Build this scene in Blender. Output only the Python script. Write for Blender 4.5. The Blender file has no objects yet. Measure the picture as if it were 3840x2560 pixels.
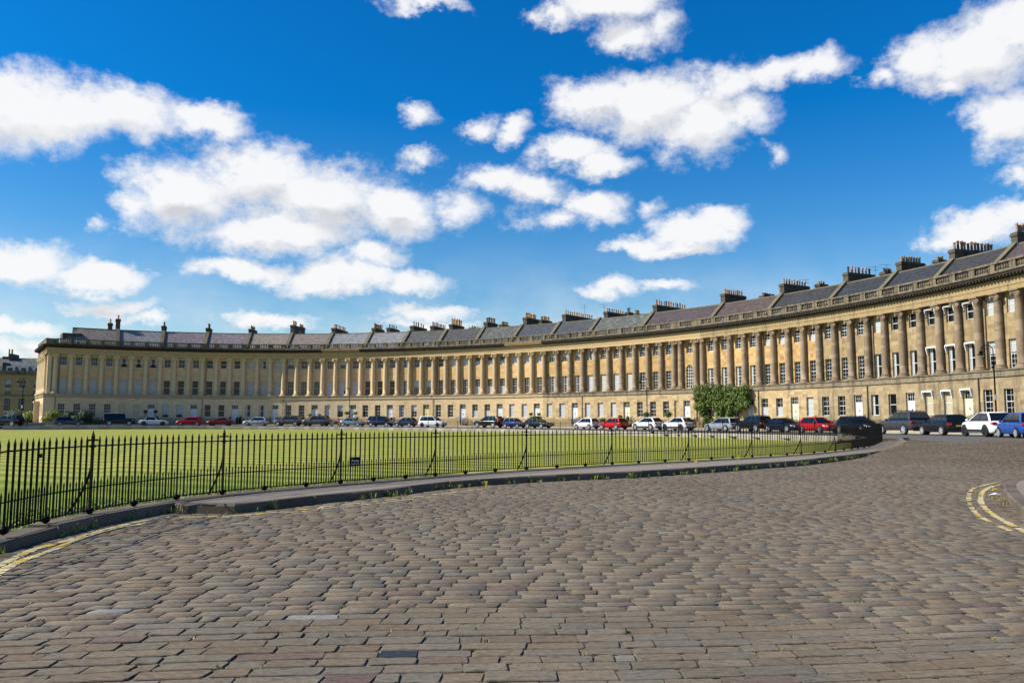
import bpy, math, random
import numpy as np
from mathutils import Vector, Matrix, Quaternion
random.seed(7); RNG = np.random.default_rng(11)
C = bpy.context.scene
COL = C.collection
R = math.radians

# ------------------------------------------------------------------ camera
EYE = 1.55
F_PX, PITCH, ROLL = 3120.865, 0.0966886, 0.00273
cam_d = bpy.data.cameras.new('camera'); cam = bpy.data.objects.new('camera', cam_d); COL.objects.link(cam)
cam_d.sensor_width = 36.0; cam_d.lens = 36.0 * F_PX / 3840.0
cam_d.clip_start = 0.1; cam_d.clip_end = 5000
cam.location = (0, 0, EYE)
cam.rotation_euler = (math.pi/2 + PITCH, 0, 0)
cam.rotation_mode = 'QUATERNION'
cam.rotation_quaternion = (Matrix.Rotation(math.pi/2 + PITCH, 4, 'X') @ Matrix.Rotation(ROLL, 4, 'Z')).to_quaternion()
C.camera = cam

def ray(x, y):
    a, b = x-1920.0, y-1280.0
    c, s = math.cos(ROLL), math.sin(ROLL)
    u = c*a + s*b; v = -s*a + c*b
    return (u, F_PX*math.cos(PITCH)+v*math.sin(PITCH), F_PX*math.sin(PITCH)-v*math.cos(PITCH))
def unp(x, y, z):                       # pixel of the photograph -> point on the level z
    X, Y, Z = ray(x, y); t = (z-EYE)/Z
    return X*t, Y*t
def z_at(x, y, Yd):
    X, Y, Z = ray(x, y); return EYE + Z*Yd/Y
def px_of(X, Y, Z):
    Z = Z-EYE
    d = Y*math.cos(PITCH)+Z*math.sin(PITCH); h = -Y*math.sin(PITCH)+Z*math.cos(PITCH)
    x = F_PX*X/d; y = -F_PX*h/d; c, s = math.cos(ROLL), math.sin(ROLL)
    return 1920+c*x-s*y, 1280+s*x+c*y

# ------------------------------------------------------------------ sun, sky, exposure
SUN_EL, SUN_B = R(38), R(-8)
to_sun = Vector((-math.cos(SUN_B)*math.cos(SUN_EL), math.sin(SUN_B)*math.cos(SUN_EL), math.sin(SUN_EL)))
sd = bpy.data.lights.new('sun', 'SUN'); so = bpy.data.objects.new('sun', sd); COL.objects.link(so)
sd.energy = 5.0; sd.angle = R(0.5); sd.color = (1.0, 0.93, 0.82)
so.rotation_mode = 'QUATERNION'; so.rotation_quaternion = (-to_sun).to_track_quat('-Z', 'Y')
C.view_settings.view_transform = 'Standard'; C.view_settings.look = 'None'
C.view_settings.exposure = 0.58; C.view_settings.gamma = 1.0
try: C.view_settings.use_curve_mapping = False
except Exception: pass

world = bpy.data.worlds.new('World'); C.world = world; world.use_nodes = True
def build_world():
    nt = world.node_tree; N = nt.nodes; L = nt.links
    N.clear()
    out = N.new('ShaderNodeOutputWorld'); bg = N.new('ShaderNodeBackground'); L.new(bg.outputs[0], out.inputs[0])
    sky = N.new('ShaderNodeTexSky'); sky.sky_type = 'NISHITA'; sky.sun_disc = False
    sky.sun_elevation = SUN_EL; sky.sun_rotation = R(-98); sky.altitude = 80
    sky.air_density = 1.0; sky.dust_density = 0.6; sky.ozone_density = 2.2
    bg.inputs[1].default_value = 0.070
    tc = N.new('ShaderNodeTexCoord')
    def M(op, a, b=None, c=None, clamp=False):
        n = N.new('ShaderNodeMath'); n.operation = op; n.use_clamp = clamp
        for i, v in enumerate((a, b, c)):
            if v is None: continue
            if isinstance(v, (int, float)): n.inputs[i].default_value = v
            else: L.new(v, n.inputs[i])
        return n.outputs[0]
    sep = N.new('ShaderNodeSeparateXYZ'); L.new(tc.outputs['Generated'], sep.inputs[0])
    X, Y, Z = sep.outputs
    az = M('ARCTAN2', X, Y); el = M('ARCSINE', Z)
    def noise(scale, detail, rough, vec=None, zs=1.6):
        m = N.new('ShaderNodeMapping'); m.inputs['Scale'].default_value = (1, 1, zs)
        L.new(tc.outputs['Generated'], m.inputs[0])
        n = N.new('ShaderNodeTexNoise'); n.inputs['Scale'].default_value = scale
        n.inputs['Detail'].default_value = detail; n.inputs['Roughness'].default_value = rough
        L.new(m.outputs[0], n.inputs['Vector']); return n
    n1 = noise(9, 10, 0.60); n2 = noise(26, 10, 0.66, zs=1.3); n3 = noise(60, 8, .65, zs=1.2)
    s1 = N.new('ShaderNodeSeparateColor'); L.new(n1.outputs['Color'], s1.inputs[0])
    s2 = N.new('ShaderNodeSeparateColor'); L.new(n2.outputs['Color'], s2.inputs[0])
    azd = M('ADD', az, M('ADD', M('MULTIPLY', M('SUBTRACT', s1.outputs[0], .5), .085), M('MULTIPLY', M('SUBTRACT', s2.outputs[0], .5), .034)))
    eld = M('ADD', el, M('ADD', M('MULTIPLY', M('SUBTRACT', s1.outputs[1], .5), .060), M('MULTIPLY', M('SUBTRACT', s2.outputs[1], .5), .026)))
    comb = N.new('ShaderNodeCombineXYZ'); L.new(azd, comb.inputs[0]); L.new(eld, comb.inputs[1])
    # clouds: x, y, half width, half height (2352 px wide picture), strength
    CL = [(60,245,230,112,1),(300,255,170,85,1),(470,270,100,48,.9),(-60,250,160,110,1),(170,252,150,98,1),
          (420,450,180,120,1),(580,400,190,100,1),(740,460,220,125,1),(900,490,130,85,1),(640,540,240,70,1),(1040,480,75,60,.6),(300,480,80,60,.8),
          (560,622,150,36,.95),(770,645,220,52,.95),(930,655,120,36,.85),(850,590,90,40,.7),
          (60,605,150,62,1),(230,640,160,48,1),(260,695,150,26,.85),(340,725,80,16,.7),
          (40,742,130,30,.9),(90,795,90,36,.8),(20,800,90,40,.8),
          (620,748,140,28,.75),(985,716,130,24,.8),(1000,742,160,18,.6),
          (955,265,50,40,.8),(1085,297,55,36,.85),(1165,300,52,38,.85),(970,368,52,24,.5),
          (1150,405,110,50,.95),(1230,430,100,44,.95),(1370,470,95,60,1),(1280,500,75,30,.6),(1200,500,60,40,.35),(1320,352,125,46,.95),(1390,372,90,34,.9),
          (1380,235,150,88,1),(1500,240,170,105,1),(1620,290,130,100,1),(1660,190,120,70,.9),(1760,165,120,48,.85),(1860,150,90,48,.85),(1720,260,90,60,.8),
          (1400,10,170,60,1),(1450,85,105,55,1),(1270,40,70,34,.8),(1530,60,60,60,.6),
          (2230,130,200,110,1),(2360,60,190,130,1),(2110,140,110,80,.9),(2310,280,150,110,1),(2390,340,110,90,1),(2010,180,62,40,.7),(2170,200,90,50,.8),
          (2250,520,150,62,1),(2370,490,140,58,1),(2170,545,80,36,.8),(2350,408,70,24,.5),
          (1590,530,120,56,1),(1640,500,90,44,.95),(1480,562,90,34,.95),(1560,570,110,24,.9),
          (1400,662,78,30,.85),(1530,655,100,22,.7),(1495,475,34,26,.5),(1772,355,26,32,.4),(975,4,120,20,.8),(205,515,34,24,.4)]
    # further fair weather clouds all round the sky, outside the photograph
    rr = random.Random(5)
    extra = []
    for i in range(9):
        a = rr.uniform(40, 320); e = rr.uniform(9, 48); w = rr.uniform(5, 12)
        extra.append((R(a if a < 180 else a-360), R(e), R(w), R(w*rr.uniform(.3, .5)), 1))
    E = []
    for x, y, w, h, s in CL:
        k = 3840/2352
        r0 = Vector(ray(x*k, y*k)).normalized(); r1 = Vector(ray((x+w)*k, y*k)).normalized(); r2 = Vector(ray(x*k, (y-h)*k)).normalized()
        a0 = math.atan2(r0.x, r0.y); e0 = math.asin(r0.z)
        E.append((a0, e0, math.atan2(r1.x, r1.y)-a0, math.asin(r2.z)-e0, s))
    def density(vec, lst):
        dens = None
        for a0, e0, ra, re, s in lst:
            ra *= .98; re *= .96
            m = N.new('ShaderNodeVectorMath'); m.operation = 'MULTIPLY_ADD'; L.new(vec, m.inputs[0])
            m.inputs[1].default_value = (1/ra, 1/re, 0); m.inputs[2].default_value = (-a0/ra, -e0/re, 0)
            ln = N.new('ShaderNodeVectorMath'); ln.operation = 'LENGTH'; L.new(m.outputs[0], ln.inputs[0])
            d = M('SUBTRACT', s, M('MULTIPLY', ln.outputs['Value'], s))          # s at the heart, 0 on the rim
            dens = d if dens is None else M('SMOOTH_MAX', dens, d, 0.16)
        return dens
    dens = density(comb.outputs[0], E+extra)
    up = N.new('ShaderNodeVectorMath'); up.operation = 'ADD'; L.new(comb.outputs[0], up.inputs[0]); up.inputs[1].default_value = (-.008, .026, 0)
    densup = density(up.outputs[0], [e_ for e_, c_ in zip(E, CL) if c_[2] >= 100])
    nb = noise(7, 4, .45, zs=2.6)
    d2 = M('ADD', dens, M('ADD', M('MULTIPLY', M('SUBTRACT', n2.outputs['Fac'], .5), .95), M('MULTIPLY', M('SUBTRACT', n3.outputs['Fac'], .5), .55)))
    alpha = N.new('ShaderNodeMapRange'); alpha.interpolation_type = 'SMOOTHSTEP'; L.new(d2, alpha.inputs[0])
    alpha.inputs[1].default_value = -0.10; alpha.inputs[2].default_value = 0.62
    # cloud tone: billow texture, greyer in the deep lower body
    thick = M('MULTIPLY', M('SUBTRACT', dens, .15), 1.3, clamp=True)
    bill = M('MULTIPLY', M('SUBTRACT', nb.outputs['Fac'], .46), 2.2)
    under = M('MULTIPLY', M('ADD', M('SUBTRACT', densup, dens), .10), 2.6, clamp=True)
    shade = M('MULTIPLY', M('MULTIPLY', M('ADD', thick, .25, clamp=True), under), M('ADD', .75, bill), clamp=True)
    tone = N.new('ShaderNodeMix'); tone.data_type = 'RGBA'; L.new(shade, tone.inputs['Factor'])
    tone.inputs['A'].default_value = (9.2, 9.2, 9.3, 1); tone.inputs['B'].default_value = (6.2, 6.35, 6.7, 1)
    # deeper, more saturated blue, paler near the skyline
    hs = N.new('ShaderNodeHueSaturation'); L.new(sky.outputs[0], hs.inputs['Color'])
    hs.inputs['Saturation'].default_value = 1.28; hs.inputs['Value'].default_value = 1.0
    hz = N.new('ShaderNodeMapRange'); L.new(el, hz.inputs[0]); hz.inputs[1].default_value = 0.0; hz.inputs[2].default_value = .36
    grade = N.new('ShaderNodeMix'); grade.data_type = 'RGBA'; grade.blend_type = 'MULTIPLY'; grade.inputs['Factor'].default_value = 1
    gr = N.new('ShaderNodeMix'); gr.data_type = 'RGBA'; L.new(hz.outputs[0], gr.inputs['Factor'])
    gr.inputs['A'].default_value = (1.45, 1.35, 1.25, 1); gr.inputs['B'].default_value = (.05, .98, 1.46, 1)
    L.new(hs.outputs[0], grade.inputs['A']); L.new(gr.outputs['Result'], grade.inputs['B'])
    mix = N.new('ShaderNodeMix'); mix.data_type = 'RGBA'
    lowm = N.new('ShaderNodeMapRange'); lowm.interpolation_type = 'SMOOTHSTEP'; L.new(el, lowm.inputs[0]); lowm.inputs[1].default_value = .24; lowm.inputs[2].default_value = .03; lowm.inputs[4].default_value = 1
    veil = M('MULTIPLY', lowm.outputs[0], M('MULTIPLY', M('SUBTRACT', n1.outputs['Fac'], .34), 1.5, clamp=True))
    both = M('MAXIMUM', M('MULTIPLY', alpha.outputs[0], .97), veil)
    L.new(both, mix.inputs['Factor']); L.new(grade.outputs['Result'], mix.inputs['A']); L.new(tone.outputs['Result'], mix.inputs['B'])
    L.new(mix.outputs['Result'], bg.inputs[0])
build_world()

# ------------------------------------------------------------------ materials
MATS = {}
def newmat(name):
    m = bpy.data.materials.new(name); m.use_nodes = True; MATS[name] = m
    b = m.node_tree.nodes['Principled BSDF']; return m, m.node_tree.nodes, m.node_tree.links, b
def simple(name, col, rough=.6, metal=0, var=0.0, vs=6, coat=0, bump=0, spec=None):
    m, N, L, b = newmat(name)
    b.inputs['Base Color'].default_value = (*col, 1); b.inputs['Roughness'].default_value = rough; b.inputs['Metallic'].default_value = metal
    if coat: b.inputs['Coat Weight'].default_value = coat; b.inputs['Coat Roughness'].default_value = .04
    if spec is not None: b.inputs['Specular IOR Level'].default_value = spec
    if var or bump:
        tc = N.new('ShaderNodeTexCoord'); n = N.new('ShaderNodeTexNoise'); n.inputs['Scale'].default_value = vs; n.inputs['Detail'].default_value = 5
        L.new(tc.outputs['Object'], n.inputs['Vector'])
        if var:
            mr = N.new('ShaderNodeMapRange'); L.new(n.outputs['Fac'], mr.inputs[0]); mr.inputs[1].default_value = .25; mr.inputs[2].default_value = .75
            mr.inputs[3].default_value = 1-var; mr.inputs[4].default_value = 1+var
            mx = N.new('ShaderNodeVectorMath'); mx.operation = 'SCALE'; mx.inputs[0].default_value = col; L.new(mr.outputs[0], mx.inputs['Scale'])
            L.new(mx.outputs[0], b.inputs['Base Color'])
        if bump:
            bp = N.new('ShaderNodeBump'); bp.inputs['Strength'].default_value = bump; bp.inputs['Distance'].default_value = .02
            L.new(n.outputs['Fac'], bp.inputs['Height']); L.new(bp.outputs[0], b.inputs['Normal'])
    return m
def stone(name, col, dirt=0.3, dirtcol=(.06, .05, .04), rough=.85, streak=True, dscale=.9, attr=True, bands=0):
    """weathered limestone: per-stone tone (attribute 'tone'), broad stains, vertical run-off streaks, fine grain"""
    m, N, L, b = newmat(name); b.inputs['Roughness'].default_value = rough; b.inputs['Specular IOR Level'].default_value = .2
    geo = N.new('ShaderNodeNewGeometry')
    at = N.new('ShaderNodeAttribute'); at.attribute_name = 'tone'
    base = N.new('ShaderNodeMix'); base.data_type = 'RGBA'; base.blend_type = 'MULTIPLY'; base.inputs['Factor'].default_value = 1 if attr else 0
    base.inputs['A'].default_value = (*col, 1); L.new(at.outputs['Color'], base.inputs['B'])
    g = N.new('ShaderNodeTexNoise'); g.inputs['Scale'].default_value = 5; g.inputs['Detail'].default_value = 8; g.inputs['Roughness'].default_value = .7
    L.new(geo.outputs['Position'], g.inputs['Vector'])
    gm = N.new('ShaderNodeMapRange'); L.new(g.outputs['Fac'], gm.inputs[0]); gm.inputs[1].default_value = .3; gm.inputs[2].default_value = .7; gm.inputs[3].default_value = .80; gm.inputs[4].default_value = 1.16
    sc = N.new('ShaderNodeVectorMath'); sc.operation = 'SCALE'; L.new(base.outputs['Result'], sc.inputs[0]); L.new(gm.outputs[0], sc.inputs['Scale'])
    mp = N.new('ShaderNodeMapping'); L.new(geo.outputs['Position'], mp.inputs[0]); mp.inputs['Scale'].default_value = (1, 1, .18 if streak else 1)
    d = N.new('ShaderNodeTexNoise'); d.inputs['Scale'].default_value = dscale*1.8; d.inputs['Detail'].default_value = 9; d.inputs['Roughness'].default_value = .68
    L.new(mp.outputs[0], d.inputs['Vector'])
    dm = N.new('ShaderNodeMapRange'); dm.interpolation_type = 'SMOOTHSTEP'; L.new(d.outputs['Fac'], dm.inputs[0]); dm.inputs[1].default_value = .62-dirt*.35; dm.inputs[2].default_value = .80-dirt*.2; dm.inputs[4].default_value = min(1, .35+dirt*.8)
    mx = N.new('ShaderNodeMix'); mx.data_type = 'RGBA'; L.new(dm.outputs[0], mx.inputs['Factor']); L.new(sc.outputs[0], mx.inputs['A']); mx.inputs['B'].default_value = (*dirtcol, 1)
    res = mx.outputs['Result']
    if bands:       # drums and patched stones of different colour on the weathered columns
        mb = N.new('ShaderNodeMapping'); L.new(geo.outputs['Position'], mb.inputs[0]); mb.inputs['Scale'].default_value = (.35, .35, 1.6)
        w = N.new('ShaderNodeTexVoronoi'); w.inputs['Scale'].default_value = 1.4; L.new(mb.outputs[0], w.inputs['Vector'])
        s = N.new('ShaderNodeSeparateColor'); L.new(w.outputs['Color'], s.inputs[0])
        wm = N.new('ShaderNodeMapRange'); L.new(s.outputs[0], wm.inputs[0]); wm.inputs[1].default_value = .72; wm.inputs[2].default_value = .78; wm.inputs[4].default_value = bands
        m2 = N.new('ShaderNodeMix'); m2.data_type = 'RGBA'; L.new(wm.outputs[0], m2.inputs['Factor']); L.new(res, m2.inputs['A']); m2.inputs['B'].default_value = (.36, .29, .19, 1)
        res = m2.outputs['Result']
    L.new(res, b.inputs['Base Color'])
    bp = N.new('ShaderNodeBump'); bp.inputs['Strength'].default_value = .35; bp.inputs['Distance'].default_value = .03
    L.new(g.outputs['Fac'], bp.inputs['Height']); L.new(bp.outputs[0], b.inputs['Normal'])
    return m
WALL = [stone('bath_stone_pale', (.60, .41, .225), .10, dirtcol=(.14, .10, .06)), stone('bath_stone_honey', (.55, .365, .170), .14, dirtcol=(.14, .10, .06)), stone('bath_stone_ochre', (.46, .295, .125), .22, dirtcol=(.12, .085, .045)), stone('bath_stone_weathered_dim', (.32, .235, .125), .40, dirtcol=(.09, .068, .042))]  # last entry, right-end houses: stained, with the dimmer light there put into the colour
LOWER = [stone('ground_stone_pale', (.60, .45, .27), .08, dirtcol=(.14, .10, .06)), stone('ground_stone_honey', (.55, .40, .225), .14, dirtcol=(.12, .09, .06)), stone('ground_stone_ochre', (.43, .315, .17), .32, dirtcol=(.10, .08, .05)), stone('ground_stone_weathered_dim', (.31, .235, .135), .48, dirtcol=(.075, .062, .043))]  # last entry likewise: base colour darkened for the right end's dimness, besides its dirt
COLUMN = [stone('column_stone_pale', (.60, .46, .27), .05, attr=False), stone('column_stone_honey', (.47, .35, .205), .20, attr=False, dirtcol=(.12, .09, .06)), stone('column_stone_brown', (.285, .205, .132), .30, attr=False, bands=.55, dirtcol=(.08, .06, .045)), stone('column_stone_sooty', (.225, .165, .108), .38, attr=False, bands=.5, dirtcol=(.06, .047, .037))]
FRIEZE = [stone('frieze_stone_pale', (.45, .32, .165), .22, attr=False, streak=True), stone('frieze_stone_dull', (.32, .235, .12), .40, attr=False, dirtcol=(.09, .075, .05))]
SOOT = stone('sooty_parapet_stone', (.19, .155, .10), .62, dirtcol=(.022, .020, .017), attr=False, dscale=1.2)
LEDGE = [stone('ledge_stone', (.40, .31, .19), .35, attr=False, dirtcol=(.08, .065, .05)), stone('ledge_stone_sooty', (.22, .18, .12), .55, attr=False, dirtcol=(.04, .035, .03))]
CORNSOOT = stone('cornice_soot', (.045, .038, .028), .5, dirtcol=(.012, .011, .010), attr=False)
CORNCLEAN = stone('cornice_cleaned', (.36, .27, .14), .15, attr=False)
CHIM = stone('chimney_stone', (.09, .078, .058), .5, dirtcol=(.02, .018, .015), attr=False)
COPING = stone('coping_stone', (.15, .125, .08), .45, dirtcol=(.04, .035, .028), attr=False)
BLACKIRON = simple('black_iron', (.003, .003, .0033), .55, .0, spec=.12)
WHITE = simple('white_paint', (.62, .62, .60), .45, var=.05)
CREAMP = simple('cream_paint', (.62, .58, .42), .5)
YELLOWP = simple('yellow_door_paint', (.68, .55, .22), .45)
BLIND = simple('white_blind', (.38, .39, .395), .7, coat=.4)
BLINDG = simple('grey_blind', (.34, .34, .34), .7, coat=.5)
BLINDB = simple('beige_blind', (.40, .35, .24), .7, coat=.4)
BLINDP = simple('lilac_blind', (.42, .38, .50), .7, coat=.4)
GLASS = simple('window_glass_dark', (.006, .007, .008), .08, spec=.35)
ROOFM = {}
def slate(name, col, lich=.0, lcol=(.30, .28, .22), mott=.25):
    m, N, L, b = newmat(name); b.inputs['Roughness'].default_value = .8; b.inputs['Specular IOR Level'].default_value = .2
    geo = N.new('ShaderNodeNewGeometry')
    v = N.new('ShaderNodeTexVoronoi'); v.inputs['Scale'].default_value = 3.2; L.new(geo.outputs['Position'], v.inputs['Vector'])
    s = N.new('ShaderNodeSeparateColor'); L.new(v.outputs['Color'], s.inputs[0])
    n = N.new('ShaderNodeTexNoise'); n.inputs['Scale'].default_value = 1.6; n.inputs['Detail'].default_value = 8; n.inputs['Roughness'].default_value = .75; L.new(geo.outputs['Position'], n.inputs['Vector'])
    a = N.new('ShaderNodeMath'); a.operation = 'MULTIPLY_ADD'; L.new(s.outputs[0], a.inputs[0]); a.inputs[1].default_value = mott*2; a.inputs[2].default_value = 1-mott
    sc = N.new('ShaderNodeVectorMath'); sc.operation = 'SCALE'; sc.inputs[0].default_value = col; L.new(a.outputs[0], sc.inputs['Scale'])
    mr = N.new('ShaderNodeMapRange'); L.new(n.outputs['Fac'], mr.inputs[0]); mr.inputs[1].default_value = .60-lich*.25; mr.inputs[2].default_value = .72-lich*.1; mr.inputs[4].default_value = min(.9, lich*1.6)
    mx = N.new('ShaderNodeMix'); mx.data_type = 'RGBA'; L.new(mr.outputs[0], mx.inputs['Factor']); L.new(sc.outputs[0], mx.inputs['A']); mx.inputs['B'].default_value = (*lcol, 1)
    L.new(mx.outputs['Result'], b.inputs['Base Color'])
    ROOFM[name] = m; return m
slate('brown', (.20, .165, .145), .35, (.30, .27, .22)); slate('grey', (.20, .20, .205), .1); slate('purple', (.185, .155, .165), .3, (.27, .24, .22)); slate('lichen', (.22, .185, .16), .45, (.34, .27, .16))
slate('mid', (.085, .086, .086), .15, (.16, .15, .13)); slate('darkgrey', (.07, .07, .072), .25, (.12, .115, .09)); slate('mottled', (.085, .09, .085), .4, (.24, .24, .22)); slate('blue', (.062, .068, .078), .08, (.13, .13, .13))
slate('violet', (.072, .058, .062), .12, (.12, .09, .10)); slate('maroon', (.080, .060, .057), .35, (.12, .105, .08)); slate('deepblue', (.034, .038, .046), .1, (.08, .09, .10)); slate('charcoal', (.04, .04, .045), .2, (.08, .07, .05))
POTS = {'o': simple('pot_orange', (.34, .15, .05), .7, var=.2), 'y': simple('pot_buff', (.42, .28, .10), .7, var=.2), 'p': simple('pot_pink', (.36, .22, .15), .7, var=.2), 'd': simple('pot_sooty', (.07, .045, .03), .8, var=.3), 'r': simple('pot_red', (.22, .07, .04), .7, var=.2), 't': simple('pot_tan', (.25, .18, .10), .8, var=.25)}

def leafmat(name, col, col2):
    m, N, L, b = newmat(name); b.inputs['Roughness'].default_value = .55
    at = N.new('ShaderNodeAttribute'); at.attribute_name = 'tone'
    s = N.new('ShaderNodeSeparateColor'); L.new(at.outputs['Color'], s.inputs[0])
    mx = N.new('ShaderNodeMix'); mx.data_type = 'RGBA'; L.new(s.outputs[0], mx.inputs['Factor']); mx.inputs['A'].default_value = (*col, 1); mx.inputs['B'].default_value = (*col2, 1)
    L.new(mx.outputs['Result'], b.inputs['Base Color']); return m
LEAF = leafmat('leaf_green', (.035, .085, .012), (.14, .19, .025)); LEAFD = leafmat('leaf_dark', (.006, .016, .004), (.022, .042, .008)); LEAFY = leafmat('leaf_yellow_green', (.16, .20, .012), (.42, .40, .035))
LEAFC = leafmat('climber_leaf', (.012, .040, .004), (.15, .21, .016))
LEAFO = leafmat('leaf_dry', (.16, .13, .03), (.26, .20, .06)); BARK = simple('bark', (.06, .045, .03), .9, var=.3)
FLOWER = simple('yellow_petals', (.75, .50, .02), .6); FLOWERW = simple('white_petals', (.75, .72, .65), .6)

# ------------------------------------------------------------------ mesh helpers
class MB:
    def __init__(s): s.v = []; s.f = []; s.t = []; s.m = []
    def poly(s, pts, faces, tone=1.0, mi=0):
        o = len(s.v); s.v += [tuple(p) for p in pts]
        for f in faces: s.f.append(tuple(i+o for i in f)); s.t.append(tone); s.m.append(mi)
    def box(s, x0, x1, y0, y1, z0, z1, fr=None, tone=1.0, mi=0, skip=''):
        P = [(x0,y0,z0),(x1,y0,z0),(x1,y1,z0),(x0,y1,z0),(x0,y0,z1),(x1,y0,z1),(x1,y1,z1),(x0,y1,z1)]
        if fr is not None: P = [fr(p) for p in P]
        F = {'b':(0,3,2,1),'t':(4,5,6,7),'n':(0,1,5,4),'e':(1,2,6,5),'s':(2,3,7,6),'w':(3,0,4,7)}
        s.poly(P, [F[k] for k in 'btnesw' if k not in skip], tone, mi)
    def tube(s, a, b, r0, r1=None, n=8, caps=True, tone=1.0, mi=0):
        a = Vector(a); b = Vector(b); r1 = r0 if r1 is None else r1
        d = (b-a).normalized(); u = d.orthogonal().normalized(); w = d.cross(u)
        o = len(s.v)
        for c, r in ((a, r0), (b, r1)):
            for i in range(n):
                t = 2*math.pi*i/n; s.v.append(tuple(c+u*math.cos(t)*r+w*math.sin(t)*r))
        for i in range(n):
            j = (i+1) % n; s.f.append((o+i, o+j, o+n+j, o+n+i)); s.t.append(tone); s.m.append(mi)
        if caps:
            s.f.append(tuple(o+i for i in reversed(range(n)))); s.t.append(tone); s.m.append(mi)
            s.f.append(tuple(o+n+i for i in range(n))); s.t.append(tone); s.m.append(mi)
    def path(s, pts, r, n=6, **k):
        for a, b in zip(pts, pts[1:]): s.tube(a, b, r if not callable(r) else r(0), n=n, **k)
    def lathe(s, prof, n=16, c=(0, 0, 0), tone=1.0, mi=0):
        o = len(s.v); k = len(prof)
        for r, z in prof:
            for i in range(n):
                t = 2*math.pi*i/n; s.v.append((c[0]+r*math.cos(t), c[1]+r*math.sin(t), c[2]+z))
        for a in range(k-1):
            for i in range(n):
                j = (i+1) % n; s.f.append((o+a*n+i, o+a*n+j, o+(a+1)*n+j, o+(a+1)*n+i)); s.t.append(tone); s.m.append(mi)
        s.f.append(tuple(o+(k-1)*n+i for i in range(n))); s.t.append(tone); s.m.append(mi)
    def mesh(s, name, mats, smooth=False):
        me = bpy.data.meshes.new(name); me.from_pydata(s.v, [], s.f)
        if not isinstance(mats, (list, tuple)): mats = [mats]
        for m in mats: me.materials.append(m)
        if any(s.m): me.polygons.foreach_set('material_index', s.m)
        at = me.attributes.new('tone', 'FLOAT_COLOR', 'FACE')
        arr = np.ones((len(s.f), 4), dtype=np.float32)
        tt = np.array([t if isinstance(t, (tuple, list)) else (t, t, t) for t in s.t], dtype=np.float32).reshape(-1, 3)
        arr[:, :3] = tt; at.data.foreach_set('color', arr.ravel())
        if smooth: me.polygons.foreach_set('use_smooth', [True]*len(s.f))
        me.update(); return me
def obj(name, me, parent=None, loc=(0, 0, 0), rz=0, **pr):
    o = bpy.data.objects.new(name, me); COL.objects.link(o)
    o.location = loc
    if rz: o.rotation_euler = (0, 0, rz)
    if parent is not None: o.parent = parent
    for k, v in pr.items(): o[k] = v
    return o
def thing(name, loc, label, cat, group=None, rz=0):
    o = bpy.data.objects.new(name, None); COL.objects.link(o); o.location = loc; o.rotation_euler = (0, 0, rz)
    o.empty_display_size = .2
    o['label'] = label; o['category'] = cat
    if group: o['group'] = group
    return o
def tagm(o, label, cat, group=None):
    o['label'] = label; o['category'] = cat
    if group: o['group'] = group
    return o
def struct(name, mb, mat, parent=None, smooth=False):
    return obj(name, mb.mesh(name, mat, smooth), parent, kind='structure')

# ------------------------------------------------------------------ the curve of the crescent (from the fit of the photograph)
EA, EB, EAX, EAY, ETH = 81.8918, 64.7606, 23.96058, 113.8624, -0.926193
_t = np.linspace(-math.pi/2, math.pi/2, 4001); _u = EA*np.sin(_t); _v = EB*(1-np.cos(_t))
_s = np.concatenate([[0], np.cumsum(np.hypot(np.diff(_u), np.diff(_v)))]); _s -= _s[2000]
def _pt(s):
    u = np.interp(s, _s, _u); v = np.interp(s, _s, _v)
    return np.array([EAX+u*math.cos(ETH)+v*math.sin(ETH), EAY+u*math.sin(ETH)-v*math.cos(ETH)])
SL = -108.61
_e0 = _pt(SL); _e1 = _pt(SL+.5); _et = (_e1-_e0)/np.linalg.norm(_e1-_e0)
def P(s, D=0.0):
    T = TAN(s); p = _e0+_et*(s-SL) if s < SL else _pt(s)
    return np.array([p[0]+T[1]*D, p[1]-T[0]*D])       # D metres towards the road
def TAN(s):
    if s < SL: return _et
    a = _pt(s-.25); b = _pt(s+.25); t = b-a; return t/np.linalg.norm(t)
S = [None, -115.67, -113.31, -110.96, -108.61, -106.29, -103.95, -101.61, -99.26, -96.9, -94.53, -92.15, -89.78, -87.4, -85.0, -82.59, -80.19, -77.77, -75.34, -72.9, -70.47, -68.03, -65.6, -63.19, -60.79, -58.42, -56.04, -53.65, -51.27, -48.88, -46.45, -44.02, -41.58, -39.13, -36.68, -34.23, -31.78, -29.32, -26.85, -24.37, -21.9, -19.43, -16.94, -14.46, -11.99, -9.53, -7.07, -4.68, -2.3, -1.11, 1.61, 2.79, 5.17, 7.54, 9.96, 12.37, 14.75, 17.14, 19.55, 21.93, 24.31, 26.71, 29.12, 31.53, 33.96, 36.4, 38.83, 41.28, 43.72, 46.16, 48.6]
while len(S) < 78: S.append(S[-1]+2.44)
def s_at(x, D):                          # arc position whose point at offset D stands on picture column x
    a, b = -135.0, 75.0
    f = lambda s: px_of(*P(s, D), EYE)[0]-x
    for _ in range(50):
        m = (a+b)/2
        if f(m) < 0: a = m
        else: b = m
    return (a+b)/2
_ss = np.linspace(-150, 80, 461); _PP = np.array([P(s) for s in _ss])
def sD(x, y):
    d = np.hypot(_PP[:, 0]-x, _PP[:, 1]-y); i = int(np.argmin(d)); return _ss[i], d[i]
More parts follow.
